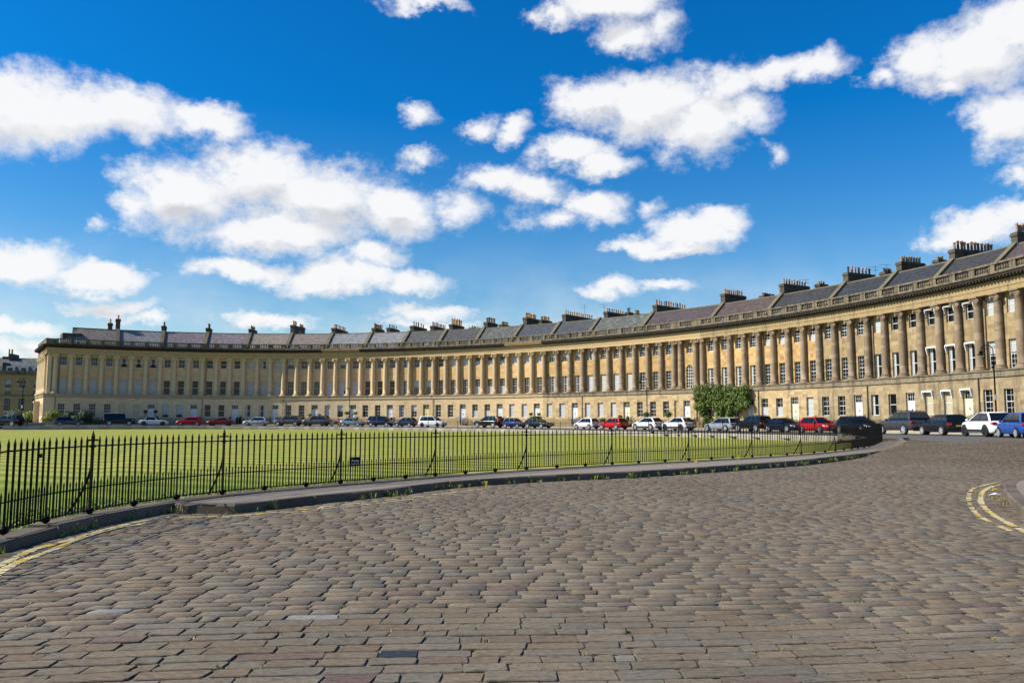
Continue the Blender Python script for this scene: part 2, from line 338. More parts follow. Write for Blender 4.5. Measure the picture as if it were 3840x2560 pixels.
# levels measured from wheels (x, y of the photograph at offset DC)
def DC(s): return float(np.interp(s, [-115, -60, 0, 45], [8.8, 9.0, 10.5, 12.8]))
_rx = [(-150, None)]
_wh = [(258, 1599), (577, 1594), (710, 1593), (960, 1594.5), (1185, 1597), (1430, 1600), (1622, 1601.5), (1832, 1604), (2018, 1606.5), (2200, 1609), (2537, 1613), (2824, 1617), (3069, 1620), (3389, 1627), (3540, 1632), (3700, 1638)]
_zs = []
for x, y in _wh:
    s = s_at(x, -6); 
    for _ in range(6): s = s_at(x, DC(s))
    p = P(s, DC(s)-0.9); _zs.append((s, z_at(x, y, P(s, DC(s)+.8)[1])))
_c = np.polyfit([a for a, b in _zs], [b for a, b in _zs], 3)
def zroad(s): return float(np.polyval(_c, min(max(s, -118), 58)))
ZP = 4.62+EYE                                  # foot of the columns
def smooth(a, b, x):
    t = min(1, max(0, (x-a)/(b-a))); return t*t*(3-2*t)
def G(x, y, s=None, D=None):                   # level of the cobbles
    if D is None: s, D = sD(x, y)
    k = smooth(27, 14.5, D)if False else 1-smooth(14.5, 27, D)
    return zroad(s)*k

# ------------------------------------------------------------------ generic sweep along the crescent
def sweep(mb, prof, ss, closed=False, tone=1.0, ptf=None, mi=0, caps=False):
    """prof: (offset towards the road, z) points, in order; ss: arc positions"""
    ptf = ptf or (lambda s, d: P(s, d))
    o = len(mb.v); n = len(prof)
    for s in ss:
        for d, z in prof:
            p = ptf(s, d); mb.v.append((p[0], p[1], z))
    m = n if closed else n-1
    for i in range(len(ss)-1):
        for j in range(m):
            k = (j+1) % n
            mb.f.append((o+i*n+j, o+(i+1)*n+j, o+(i+1)*n+k, o+i*n+k)); mb.t.append(tone); mb.m.append(mi)
    if caps and closed:
        mb.f.append(tuple(o+j for j in range(n))); mb.t.append(tone); mb.m.append(mi)
        e = o+(len(ss)-1)*n; mb.f.append(tuple(e+j for j in reversed(range(n)))); mb.t.append(tone); mb.m.append(mi)

# ------------------------------------------------------------------ windows, doors, columns (shared meshes, local frame: x along, y outwards, z up)
def fr_bars(w, h, cols, rows, mid=True):
    mb = MB(); t = .052; d0, d1 = -.06, .0
    mb.box(-w/2, -w/2+t, d0, d1, 0, h); mb.box(w/2-t, w/2, d0, d1, 0, h)
    mb.box(-w/2+t, w/2-t, d0, d1, h-t, h); mb.box(-w/2+t, w/2-t, d0, d1, 0, t*1.2)
    if mid: mb.box(-w/2+t, w/2-t, d0+.01, d1-.008, h/2-.03, h/2+.03)
    b = .024
    for i in range(1, cols):
        x = -w/2+w*i/cols; mb.box(x-b/2, x+b/2, d0+.015, d1-.018, t, h-t)
    for j in range(1, rows):
        z = h*j/rows
        if mid and abs(z-h/2) < .05: continue
        mb.box(-w/2+t, w/2-t, d0+.016, d1-.02, z-b/2, z+b/2)
    mb.box(-w/2-.06, w/2+.06, -.05, .16, -.11, -.001)         # sill
    return mb
_mc = {}
def mc(key, fn):
    if key not in _mc: _mc[key] = fn()
    return _mc[key]
WSZ = {'G': (1.08, 2.15), '1': (1.10, 2.55), '2': (1.08, 1.45)}
BL = {'w': BLIND, 'g': BLINDG, 'b': BLINDB, 'p': BLINDP}
def add_window(parent, fr, floor, st, multi, rz, base):
    """st: d dark, w/g/b/p full blind, h lower half white, t upper half white, c curtains"""
    w, h = WSZ[floor]
    cols, rows = (3, 6 if floor == '1' else 4) if multi else (1, 2)
    if multi == 2: cols, rows = 2, 4
    fm = mc(('frame', floor, multi), lambda: fr_bars(w, h, cols, rows).mesh('window_frame', WHITE))
    def pane():
        mb = MB(); mb.box(-w/2+.03, w/2-.03, -.05, -.045, .03, h-.03); return mb.mesh('pane', GLASS)
    o = obj('window', fm, parent, base, rz)
    obj('pane', mc(('pane', floor), pane), o)
    def bl(z0, z1, x0=-1, x1=1, m='w'):
        mb = MB(); mb.box(x0*(w/2-.07), x1*(w/2-.07), -.046, -.041, z0, z1); return mb.mesh('blind', BL[m])
    if st in BL: obj('blind', mc(('bl', floor, st), lambda: bl(.08, h-.07, m=st)), o)
    elif st == 'h': obj('blind', mc(('blh', floor), lambda: bl(.08, h*.5)), o)
    elif st == 't': obj('blind', mc(('blt', floor), lambda: bl(h*.56, h-.07)), o)
    elif st == 'c':
        for a, b in ((-1, -.52), (.52, 1)): obj('curtain', mc(('blc', floor, a), lambda: bl(.08, h-.07, a, b)), o)
    return o
def door_mesh(mat):
    def f():
        mb = MB(); mb.box(-.52, .52, -.06, -.01, 0, 2.28)
        for z0, z1 in ((.15, .75), (.85, 1.45), (1.55, 2.15)):
            for a, b in ((-.42, -.06), (.06, .42)): mb.box(a, b, -.01, .012, z0, z1)
        mb.box(-.60, -.525, -.08, .03, 0, 3.2); mb.box(.525, .60, -.08, .03, 0, 3.2); mb.box(-.524, .524, -.08, .03, 3.1, 3.2); mb.box(-.524, .524, -.08, .025, 2.29, 2.42)
        return mb.mesh('door', mat)
    return f
def fan_mesh():
    mb = MB(); mb.box(-.52, .52, -.07, -.06, 2.42, 3.1, mi=0)
    for i in range(1, 4): x = -.52+1.04*i/4; mb.box(x-.014, x+.014, -.058, -.04, 2.42, 3.1, mi=1)
    mb.box(-.52, .52, -.058, -.042, 2.78, 2.80, mi=1)
    return mb.mesh('fanlight', [GLASS, WHITE])
def step_mesh():
    mb = MB()
    for i in range(3): mb.box(-.75, .75, -.1, .45+.3*i, -.17*(i+1), -.17*i, skip='')
    return mb.mesh('doorstep', LEDGE[0])
def add_door(parent, base, rz, mat=WHITE):
    o = obj('door', mc(('door', mat.name), door_mesh(mat)), parent, base, rz)
    obj('fanlight', mc('fan', fan_mesh), o)
    def kn():
        mb = MB(); mb.box(-.035, .035, .012, .05, 1.42, 1.60); return mb.mesh('knocker', BLACKIRON)
    obj('knocker', mc('knock', kn), o)
    obj('doorstep', mc('step', step_mesh), parent, base, rz)
HC = 6.7
def column_mesh(mat):
    def f():
        mb = MB(); pr = [(.47, .14), (.50, .20), (.47, .27), (.41, .29), (.40, .34), (.45, .38), (.44, .43), (.365, .46)]
        for i in range(9):
            t = i/8; r = .362-.055*(max(0, t-.28)/.72)**1.5; pr.append((r, .46+t*(HC-.46-.62)))
        pr += [(.335, HC-.60), (.335, HC-.56), (.30, HC-.54)]
        mb.lathe(pr, 20); mb.box(-.52, .52, -.52, .52, 0, .14)
        return mb.mesh('column', mat, False)
    return f
def capital_mesh(mat):
    def f():
        mb = MB(); mb.lathe([(.30, HC-.54), (.34, HC-.42), (.42, HC-.30), (.40, HC-.26)], 14)
        mb.box(-.44, .44, -.36, .38, HC-.27, HC-.12)
        for sx in (-1, 1):
            for sy in (-1, 1):
                c = Vector((sx*.40, sy*.36, HC-.36)); d = Vector((sx*.35, sy, 0)).normalized()
                mb.tube(c-d*.09, c+d*.06, .17, .17, 12); mb.tube(c+d*.06, c+d*.10, .085, .05, 8)
        mb.box(-.50, .50, -.50, .50, HC-.12, HC-.002)
        return mb.mesh('capital', mat)
    return f
def shade_column(me):
    me.polygons.foreach_set('use_smooth', [len(p.vertices) == 4 and abs(p.normal.z) < .9 and p.area > .03 for p in me.polygons]); return me
def add_column(parent, base, rz, mat):
    o = obj('column', mc(('col', mat.name), lambda: shade_column(column_mesh(mat)())), parent, base, rz)
    obj('capital', mc(('cap', mat.name), capital_mesh(mat)), o)
def baluster_mesh():
    mb = MB(); mb.lathe([(.075, 0), (.075, .04), (.045, .07), (.095, .20), (.10, .26), (.05, .42), (.04, .48), (.06, .52), (.075, .57), (.075, .61)], 8)
    return mb.mesh('baluster', MATS['sooty_parapet_stone'])
HOOD = None
def hood_mesh(w):
    mb = MB(); mb.box(-w/2-.10, w/2+.10, .0, .26, -.02, .12)
    for sx in (-1, 1):
        x0 = sx*(w/2+.03); a, b = sorted((x0, x0+sx*.09))
        for k in range(4): mb.box(a, b, .0, .26-.04*k, -.02-.15*(k+1), -.02-.15*k)
    return mb.mesh('window_hood', WHITE)

def wall_blocks(mb, fr, L, z0, z1, openings, yf, depth, rnd, hcourse=.31, var=.10, tint=1.0):
    """ashlar: real blocks in courses, each standing slightly differently proud; openings = (x0, x1, z0, z1)"""
    cuts = sorted(set([z0, z1]+[z for o in openings for z in (o[2], o[3]) if z0 < z < z1]))
    zs = []
    for a, b in zip(cuts, cuts[1:]):
        n = max(1, round((b-a)/hcourse)); zs += [a+(b-a)*i/n for i in range(n)]
    zs.append(z1)
    for a, b in zip(zs, zs[1:]):
        zc = (a+b)/2; spans = [(0, L)]
        for ox0, ox1, oz0, oz1 in openings:
            if oz0 < zc < oz1:
                ns = []
                for p, q in spans:
                    if ox0 > p: ns.append((p, min(q, ox0)))
                    if ox1 < q: ns.append((max(p, ox1), q))
                spans = [t for t in ns if t[1]-t[0] > .005]
        for p, q in spans:
            x = p
            while x < q-1e-4:
                w = rnd.uniform(.5, .95); e = x+w
                if q-e < .3: e = q
                pr = rnd.uniform(-.008, .004)
                t = 1+rnd.gauss(0, var); t = max(.7, min(1.25, t))*tint; h = rnd.uniform(-.04, .04)
                mb.box(x, e, yf-depth, yf+pr, a, b, fr, tone=(t, t*(1+h*.5), t*(1+h)), skip='s' if False else '')
                x = e

# ------------------------------------------------------------------ houses
ZT = ZP-4.8                      # door thresholds
ENT = [(0.31, 6.7), (0.31, 7.12), (.36, 7.14), (.36, 7.2), (.30, 7.22), (.30, 7.78)]
CORN = [(.30, 7.78), (.48, 7.84), (.48, 7.96), (.92, 8.02), (.92, 8.12), (1.02, 8.22), (1.02, 8.28), (.42, 8.34)]
def frame_bay(ss0, ss1, P2=P):
    a = P2(ss0, 0); b = P2(ss1, 0); T = (b-a); L = float(np.linalg.norm(T)); T = T/L; Nn = np.array([T[1], -T[0]])
    rz = math.atan2(T[1], T[0])
    def fr(p): return (a[0]+T[0]*p[0]+Nn[0]*p[1], a[1]+T[1]*p[0]+Nn[1]*p[1], p[2])
    # local y outwards = N means a frame rotated by rz with y flipped: objects use rz+pi with x mirrored (symmetric parts)
    return a, T, Nn, L, rz+math.pi, fr
def build_bands(h, ss, cl, P2=P, frz=0, led=0, clean=False):
    o = h.location
    def put(name, mb, mat, **k):
        mb.v = [(x-o.x, y-o.y, z-o.z) for x, y, z in mb.v]; return obj(name, mb.mesh(name, mat), h, **k)
    mb = MB(); sweep(mb, [(.42, ZP-.62), (.55, ZP-.60), (.55, ZP-.50), (.47, ZP-.48), (.47, ZP-.10), (.58, ZP-.08), (.58, ZP), (-.32, ZP)], ss, ptf=P2); put('ledge', mb, LEDGE[led])
    mb = MB(); sweep(mb, [(-.32, ZP+6.7)]+[(d, ZP+z) for d, z in ENT], ss, ptf=P2); put('entablature', mb, FRIEZE[frz])
    mb = MB(); sweep(mb, [(d, ZP+z) for d, z in CORN], ss, ptf=P2, mi=0)
    for a, b in zip(ss, ss[1:]):
        if b-a < .2: continue
        _, _, _, L, _, fr = frame_bay(a, b, P2); n = max(1, round(L/.40))
        for i in range(n):
            x = L*(i+.5)/n; mb.box(x-.09, x+.09, .485, .86, ZP+7.86, ZP+8.0, fr)
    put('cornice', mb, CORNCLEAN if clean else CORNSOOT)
def build_balustrade(h, ss, P2=P, pan=None):
    o = h.location
    mb = MB(); sweep(mb, [(.42, ZP+8.30), (.42, ZP+8.58), (.02, ZP+8.58), (.02, ZP+8.3)], ss, ptf=P2)
    sweep(mb, [(.46, ZP+9.19), (.46, ZP+9.36), (-.02, ZP+9.36), (-.02, ZP+9.19)], ss, closed=True, ptf=P2)
    for k, (a, b) in enumerate(zip(ss, ss[1:])):
        _, T, Nn, L, rz, fr = frame_bay(a, b, P2)
        if L < .2: continue
        e = .34 if L > 1.6 else L/2
        mb.box(0, e, .04, .40, ZP+8.58, ZP+9.19, fr); mb.box(L-e, L, .04, .40, ZP+8.58, ZP+9.19, fr)
        if L > 1.6:
            n = 6
            for i in range(n):
                x = e+(L-2*e)*(i+.5)/n; q = fr((x, .22, ZP+8.582))
                obj('baluster', mc('balus', baluster_mesh), h, (q[0]-o.x, q[1]-o.y, q[2]-o.z))
    mb.v = [(x-o.x, y-o.y, z-o.z) for x, y, z in mb.v]; obj('parapet', mb.mesh('parapet', SOOT), h)

EAVE, RIDGE = (-.75, ZP+8.3), (-4.5, ZP+11.75)
def chimney(h, c, d0, d1, z0, zt, zpot, n, cols, lat=0, th=.75, s=None):
    """a stack standing on the party wall, from depth d0 to d1 behind the facade"""
    s = c if s is None else s
    T = TAN(s); p0 = P(s); o = h.location
    ax = np.array([-T[1], T[0]])
    def fr(p): return (p0[0]+T[0]*(p[0]+lat)+ax[0]*p[1]-o.x, p0[1]+T[1]*(p[0]+lat)+ax[1]*p[1]-o.y, p[2]-o.z)
    mb = MB()
    mb.box(-th/2, th/2, d0, d1, z0, zt-.35, fr); mb.box(-th/2-.09, th/2+.09, d0-.09, d1+.09, zt-.35, zt-.15, fr); mb.box(-th/2-.03, th/2+.03, d0-.03, d1+.03, zt-.15, zt, fr)
    st = obj('chimney_stack', mb.mesh('chimney_stack', CHIM), h)
    rnd = random.Random(int(abs(s*100))+n)
    hp = max(.45, zpot-zt)
    for i in range(n):
        y = d0+.2+(d1-d0-.4)*(i+.5)/n
        hh = hp*rnd.choice((1, 1, .95, .85, 1.05)); q = fr((rnd.uniform(-.05, .05), y, zt-.002))
        key = cols[i % len(cols)]; kind = rnd.choice((0, 0, 1))
        def pm():
            m2 = MB()
            if kind == 0: m2.lathe([(.15, 0), (.13, .06), (.115, .75), (.145, .82), (.145, .9), (.12, .92), (.12, 1.0)], 10)
            else: m2.lathe([(.16, 0), (.16, .1), (.12, .15), (.12, .7), (.17, .78), (.15, .97), (.10, 1.0)], 10)
            return m2.mesh('chimney_pot', POTS[key])
        pt = obj('chimney_pot', mc(('pot', key, kind), pm), st, q); pt.scale = (1, 1, hh)
    return st
def depth_for(s, x):                     # how far behind the facade picture column x meets the party-wall line
    T = TAN(s); p0 = P(s); ax = np.array([-T[1], T[0]])
    X, Y, _ = ray(x, 1200); r = X/Y
    return (r*p0[1]-p0[0])/(ax[0]-r*ax[1])

# window states for each bay: ground, first, second floor   (D = door)
ST = {}
def setst(a, g, f, s2, mg=1, m1=1, m2=1):
    for i, (x, y, z) in enumerate(zip(g, f, s2)): ST[a+i] = (x, y, z, mg, m1, m2)
setst(1, 'dddd', 'wwww', 'dddd', 1, 0, 1)
setst(5, 'bbD', 'www', 'ccc', 0, 0, 0)
setst(8, 'wwD', 'ddd', 'ddd', 0, 0, 2)
setst(11, 'ddD', 'ddd', 'ddd', 0, 0, 0)
setst(14, 'ccD', 'ggg', 'wcw', 0, 0, 0)
setst(17, 'ddD', 'ddd', 'tdd', 1, 1, 2)
setst(20, 'wtD', 'ppp', 'dtd', 0, 1, 1)
setst(23, 'ddD', 'ddd', 'ddd', 2, 0, 1)
setst(26, 'ctD', 'ctt', 'cdd', 2, 1, 1)
setst(29, 'ddD', 'ddd', 'dww', 2, 1, 0)
setst(32, 'hhD', 'hhh', 'hhh', 2, 1, 0)
setst(35, 'wwD', 'ddd', 'www', 2, 1, 0)
setst(38, 'wwD', 'ccc', 'ttt', 2, 1, 1)
setst(41, 'wwwD', 'wwww', 'cddd', 2, 1, 1)
setst(45, 'ddd N D'.replace(' ', ''), 'ddd A '.replace(' ', 'x'), 'ddd d '.replace(' ', 'x'), 1, 1, 1)
ST[45] = ST[46] = ST[47] = ('d', 'd', 'd', 2, 1, 1); ST[48] = ('N', None, None, 1, 1, 1); ST[49] = ('D', 'A', 'd', 1, 1, 1); ST[50] = ('N', None, None, 1, 1, 1)
setst(51, 'dddD', 'cccc', 'dddd', 1, 1, 1)
setst(55, 'hhDw', 'dddd', 'hhdd', 1, 1, 1); ST[57] = ('D', 'd', 'd', 1, 1, 1)
ST[55] = ('h', 'd', 'h', 2, 1, 1); ST[56] = ('h', 'd', 'h', 2, 1, 1); ST[58] = ('w', 'd', 'h', 2, 1, 1)
setst(59, 'ddD', 'ddd', 'ddd', 2, 1, 1)
setst(62, 'cdD', 'ccc', 'wdd', 0, 0, 0)
setst(65, 'bbD', 'ccc', 'ddd', 0, 0, 0)
setst(68, 'ddD', 'ttt', 'www', 2, 1, 0)
setst(71, 'ddD', 'ddd', 'ddd', 2, 1, 1); setst(74, 'ddD', 'ddd', 'ddd', 2, 1, 1)
HL = [(1, 5, 'brown', 0, 'end house of the crescent with sunlit side columns and hipped brown roof'),
 (5, 8, 'grey', 0, 'pale stone terrace house with window boxes, two ball topiaries and grey roof'),
 (8, 11, 'purple', 0, 'terrace house behind the bright red hatchback, third from the left end'),
 (11, 14, 'purple', 0, 'shaded terrace house behind the dark red saloon, fourth from the left end'),
 (14, 17, 'lichen', 0, 'terrace house with lichened roof behind the silver hatchback, its columns half lit'),
 (17, 20, 'brown', 0, 'sunlit terrace house behind the grey estate car, two stacks in line on its left'),
 (20, 23, 'grey', 0, 'terrace house with lilac first floor blinds behind the street lamp and motorbike'),
 (23, 26, 'grey', 0, 'terrace house behind the dark blue people carrier with plain first floor sashes'),
 (26, 29, 'mid', 1, 'terrace house with the pale yellow front door'),
 (29, 32, 'darkgrey', 1, 'terrace house with white door right of the one with the yellow door'),
 (32, 35, 'mottled', 1, 'terrace house behind the black estate with red tail light, half lowered white blinds'),
 (35, 38, 'blue', 1, 'terrace house with two small ball trees beside its white door and blue slates'),
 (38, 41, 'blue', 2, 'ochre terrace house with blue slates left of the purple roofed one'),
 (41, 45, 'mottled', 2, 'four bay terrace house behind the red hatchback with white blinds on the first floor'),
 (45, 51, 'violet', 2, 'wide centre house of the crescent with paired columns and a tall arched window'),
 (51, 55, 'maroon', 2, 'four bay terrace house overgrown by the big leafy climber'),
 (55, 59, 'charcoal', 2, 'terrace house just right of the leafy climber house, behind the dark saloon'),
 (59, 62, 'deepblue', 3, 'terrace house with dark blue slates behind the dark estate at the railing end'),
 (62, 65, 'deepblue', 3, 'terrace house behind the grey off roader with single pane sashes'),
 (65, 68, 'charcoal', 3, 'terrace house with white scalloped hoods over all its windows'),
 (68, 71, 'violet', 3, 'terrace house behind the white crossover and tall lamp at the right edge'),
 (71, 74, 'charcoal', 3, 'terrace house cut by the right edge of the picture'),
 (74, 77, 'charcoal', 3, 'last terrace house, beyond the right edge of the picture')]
SECOND_SIL = 4.9
HOUSES = {}
def build_house(c0, c1, roofk, wi, label):
    s0, s1 = S[c0], S[c1]
    m = P((s0+s1)/2); h = thing('terrace_house', (m[0], m[1], ZT), label, 'house', 'terraced houses of the crescent'); o = h.location
    HOUSES[c0] = h
    rnd = random.Random(c0*13)
    up, lo = MB(), MB()
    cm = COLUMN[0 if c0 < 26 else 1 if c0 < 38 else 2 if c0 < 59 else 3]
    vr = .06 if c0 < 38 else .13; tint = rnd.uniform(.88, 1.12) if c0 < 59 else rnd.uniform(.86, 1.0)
    for b in range(c0, c1):
        a, T, Nn, L, rz, fr = frame_bay(S[b], S[b+1])
        g, f1, f2, mg, m1, m2 = ST[b]
        def at(x, y, z): q = fr((x, y, z)); return (q[0]-o.x, q[1]-o.y, q[2]-o.z)
        YU, YG = -.30, .42
        mid = L/2
        op = []
        if f1 == 'A': op.append((mid-.62, mid+.62, ZP+.12, ZP+2.75))
        elif f1: op.append((mid-.55, mid+.55, ZP+.08, ZP+2.63))
        if f2: op.append((mid-.54, mid+.54, ZP+4.9, ZP+6.35))
        if f1 == 'A':       # arched head: the square opening plus stepped voussoirs
            op[0] = (mid-.62, mid+.62, ZP+.12, ZP+3.3)
        wall_blocks(up, fr, L, ZP, ZP+6.7, op, YU, .3, rnd, .35, vr, tint)
        if f1 == 'A':
            n = 10
            for sgn in (-1, 1):
                for i in range(n):
                    t0, t1 = math.pi/2*i/n, math.pi/2*(i+1)/n
                    x0 = math.cos(t0)*.62; x1 = math.cos(t1)*.62; z0 = ZP+2.68+math.sin(t0)*.62; z1 = ZP+2.68+math.sin(t1)*.62
                    xa, xb = sorted((mid+sgn*x1, mid+sgn*.62)); up.box(xa, xb, YU-.3, YU-.002, z0, z1+.001, fr)
            w = MB(); h2 = 3.16
            for i in range(5): x = -.62+1.24*i/4; w.box(max(-.62, x-.025), min(.62, x+.025), -.05, 0, 0, h2-(.0 if abs(x) < .4 else .55))
            for j in range(7): z = 2.56*j/6; w.box(-.62, .62, -.045, -.003, z, z+.045)
            w.box(-.62, .62, -.049, .003, 1.25, 1.33)
            ob = obj('window', w.mesh('arched_window', WHITE), h, at(mid, YU-.12, ZP+.12), rz)
            pm = MB(); pm.box(-.62, .62, -.07, -.06, 0, h2); obj('pane', pm.mesh('pane', GLASS), ob)
        elif f1:
            add_window(h, fr, '1', f1, m1, rz, at(mid, YU-.19, ZP+.08))
        if f2: add_window(h, fr, '2', f2, m2, rz, at(mid, YU-.19, ZP+SECOND_SIL))
        og = []
        if g == 'D': og.append((mid-.60, mid+.60, ZT, ZT+3.2))
        elif g == 'N': og.append((mid-.28, mid+.28, ZT+.3, ZT+3.2))
        elif g: og.append((mid-.54, mid+.54, ZP-3.80, ZP-1.65))
        wall_blocks(lo, fr, L, ZT-1.2, ZP-.62, og, YG, .34, rnd, .36, vr*.8, (tint+1)/2)
        if g == 'D':
            add_door(h, at(mid, YG-.22, ZT), rz, YELLOWP if b == 28 else CREAMP if b in (44, 57, 67) else WHITE)
            lo.box(mid-.60, mid+.60, YG-.5, YG-.3, ZT, ZT+3.2, fr)
        elif g == 'N': lo.box(mid-.28, mid+.28, YG-.33, YG-.18, ZT+.3, ZT+3.2, fr, tone=.8)
        elif g:
            add_window(h, fr, 'G', g, mg, rz, at(mid, YG-.21, ZP-3.80))
            if b in (9, 8, 23, 17): pass
        if 65 <= b <= 67:
            obj('window_hood', mc('hood', lambda: hood_mesh(1.1)), h, at(mid, YU+.003, ZP+2.66), rz+math.pi*0)
            obj('window_hood', _mc['hood'], h, at(mid, YU+.003, ZP+6.37), rz)
            obj('window_hood', _mc['hood'], h, at(mid, YG+.006, ZT+3.22 if g == 'D' else ZP-1.62), rz)
        if 5 <= b <= 9:
            bm = MB(); bm.box(-.5, .5, .17, .34, -.02, .14); z = ZP+SECOND_SIL if b < 8 else ZP-3.8
            if b != 7 or True:
                if b < 8 or g != 'D':
                    fb = obj('window_box', bm.mesh('window_box', BLACKIRON), h, at(mid, YU-.13 if b < 8 else YG-.16, z), rz)
                    lf = MB(); leaf_blob(lf, (0, .25, .28), (.45, .12, .17), 60, .09, rnd); obj('plants', lf.mesh('plants', LEAFD), fb)
        # hmm: rooms behind the panes stay dark because panes are opaque glossy glass
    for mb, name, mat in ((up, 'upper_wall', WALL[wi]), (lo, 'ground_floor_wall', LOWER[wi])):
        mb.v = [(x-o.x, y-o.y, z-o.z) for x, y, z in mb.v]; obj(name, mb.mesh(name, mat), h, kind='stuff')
    ss = S[c0:c1+1]
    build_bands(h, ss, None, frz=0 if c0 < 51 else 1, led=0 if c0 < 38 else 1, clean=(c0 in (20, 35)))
    build_balustrade(h, ss)
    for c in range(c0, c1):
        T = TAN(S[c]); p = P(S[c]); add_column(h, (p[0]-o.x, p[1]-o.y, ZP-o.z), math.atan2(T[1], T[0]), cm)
    # roof: courses of slate, party wall with coping
    r = MB(); n = 16; ns = max(2, c1-c0)
    hip = 3.5 if c0 == 1 else 0
    ssr = [s0+(s1-s0)*i/ns for i in range(ns+1)]
    for i in range(n):
        t0, t1 = i/n, (i+1)/n
        d0 = EAVE[0]+(RIDGE[0]-EAVE[0])*t0; d1 = EAVE[0]+(RIDGE[0]-EAVE[0])*t1
        z0 = EAVE[1]+(RIDGE[1]-EAVE[1])*t0; z1 = EAVE[1]+(RIDGE[1]-EAVE[1])*t1
        sr = [ssr[0]+hip*(t0)]+ssr[1:] if hip else ssr
        sweep(r, [(d0, z0), (d0+.01, z0+.035), (d1, z1)], sr)
    sr = [ssr[0]+hip]+ssr[1:] if hip else ssr
    sweep(r, [(RIDGE[0]+.12, RIDGE[1]-.06), (RIDGE[0]+.1, RIDGE[1]+.07), (RIDGE[0]-.1, RIDGE[1]+.07), (RIDGE[0]-.14, RIDGE[1]-.08)], sr, mi=1)
    sweep(r, [RIDGE, (-8.6, ZP+8.25)], sr)
    if hip:
        a = P(ssr[0], EAVE[0]); b = P(ssr[0]+hip, RIDGE[0]); c = P(ssr[0], -8.6)
        r.poly([(a[0], a[1], EAVE[1]), (b[0], b[1], RIDGE[1]), (c[0], c[1], ZP+8.25)], [(0, 1, 2)])
    # gutter walk behind the parapet, and the back of the house
    sweep(r, [(.03, ZP+8.30), (-.8, ZP+8.26)], ssr, mi=1); sweep(r, [(-8.6, ZP+8.25), (-15, ZP+8.6), (-15, ZT-1)], ssr, mi=1)
    r.v = [(x-o.x, y-o.y, z-o.z) for x, y, z in r.v]; obj('roof', r.mesh('roof', [ROOFM[roofk], COPING]), h)
    if c0 in (1, 17, 26, 51, 55, 62):
        sm_ = MB(); sc = s0+(s1-s0)*(.28 if c0 % 2 else .7); t = .16
        for (za, zb2, da, db) in ((.10, .26, 0, 0),):
            A_ = lambda s_, t_, up: (lambda q_: (q_[0]-o.x, q_[1]-o.y, EAVE[1]+(RIDGE[1]-EAVE[1])*t_+up-o.z))(P(s_, EAVE[0]+(RIDGE[0]-EAVE[0])*t_+up*.7))
            pts8 = [A_(sc-.5, za, .02), A_(sc+.5, za, .02), A_(sc+.5, zb2, .02), A_(sc-.5, zb2, .02), A_(sc-.5, za, .12), A_(sc+.5, za, .12), A_(sc+.5, zb2, .12), A_(sc-.5, zb2, .12)]
            sm_.poly(pts8, [(4, 5, 6, 7), (0, 1, 5, 4), (1, 2, 6, 5), (2, 3, 7, 6), (3, 0, 4, 7)])
        obj('skylight', sm_.mesh('skylight', simple('lead_grey', (.22, .23, .24), .4)), h)
    # party wall on the right hand side
    T = TAN(s1); ax = np.array([-T[1], T[0]]); p0 = P(s1)
    w = MB()
    def fp(x, d, z): return (p0[0]+T[0]*x+ax[0]*d-o.x, p0[1]+T[1]*x+ax[1]*d-o.y, z-o.z)
    for x0, x1 in ((-.30, .30),):
        prof = [(.65, ZP+8.2), (.65, ZP+8.62), (4.35, ZP+12.0), (4.8, ZP+12.0), (8.7, ZP+8.6), (8.7, ZP+8.2)]
        pts = [fp(x0, d, z) for d, z in prof]+[fp(x1, d, z) for d, z in prof]; k = len(prof)
        w.poly(pts, [tuple(range(k)), tuple(reversed(range(k, 2*k)))]+[(i, i+k, (i+1) % k+k, (i+1) % k) for i in range(k)])
    obj('party_wall', w.mesh('party_wall', COPING), h)
    if c0 in (1, 11, 17, 29, 41, 55, 62, 68):
        dp = MB(); q0 = P(s0+.25, .52); dp.tube((q0[0]-o.x, q0[1]-o.y, ZT-1-o.z), (q0[0]-o.x, q0[1]-o.y, ZP-.62-o.z), .05, n=6); q1 = P(s0+.62, -.22); dp.tube((q1[0]-o.x, q1[1]-o.y, ZP-o.z), (q1[0]-o.x, q1[1]-o.y, ZP+6.7-o.z), .045, n=6)
        obj('drainpipe', dp.mesh('drainpipe', CHIM), h, kind='stuff')
    # floor slabs close the house against light from behind
    inner = MB(); sweep(inner, [(-.62, ZT-1.2), (-.62, ZP+6.7)], ssr); inner.v = [(x-o.x, y-o.y, z-o.z) for x, y, z in inner.v]
    obj('inner_wall', inner.mesh('inner_wall', CHIM), h)
    return h

def leaf_blob(mb, c, r, n, size, rnd, hollow=.55, tone=None):
    for _ in range(n):
        while True:
            v = Vector((rnd.gauss(0, 1), rnd.gauss(0, 1), rnd.gauss(0, 1)))
            if v.length > .1: break
        v.normalize(); k = hollow+(1-hollow)*rnd.random()**.6
        p = Vector((c[0]+v.x*r[0]*k, c[1]+v.y*r[1]*k, c[2]+v.z*r[2]*k))
        d = (v+Vector((rnd.uniform(-.9, .9), rnd.uniform(-.9, .9), rnd.uniform(-.4, .9)))).normalized()
        u = d.orthogonal().normalized(); w = d.cross(u); a = rnd.uniform(0, 6.28)
        u, w = u*math.cos(a)+w*math.sin(a), w*math.cos(a)-u*math.sin(a)
        s = size*rnd.uniform(.6, 1.3)
        t = rnd.random() if tone is None else min(1, max(0, rnd.gauss(tone, .2)))
        mb.poly([p-u*s, p-w*s*.45+d*.1*s, p+u*s, p+w*s*.45+d*.1*s], [(0, 1, 2, 3)], tone=t)

for args in HL: build_house(*args)

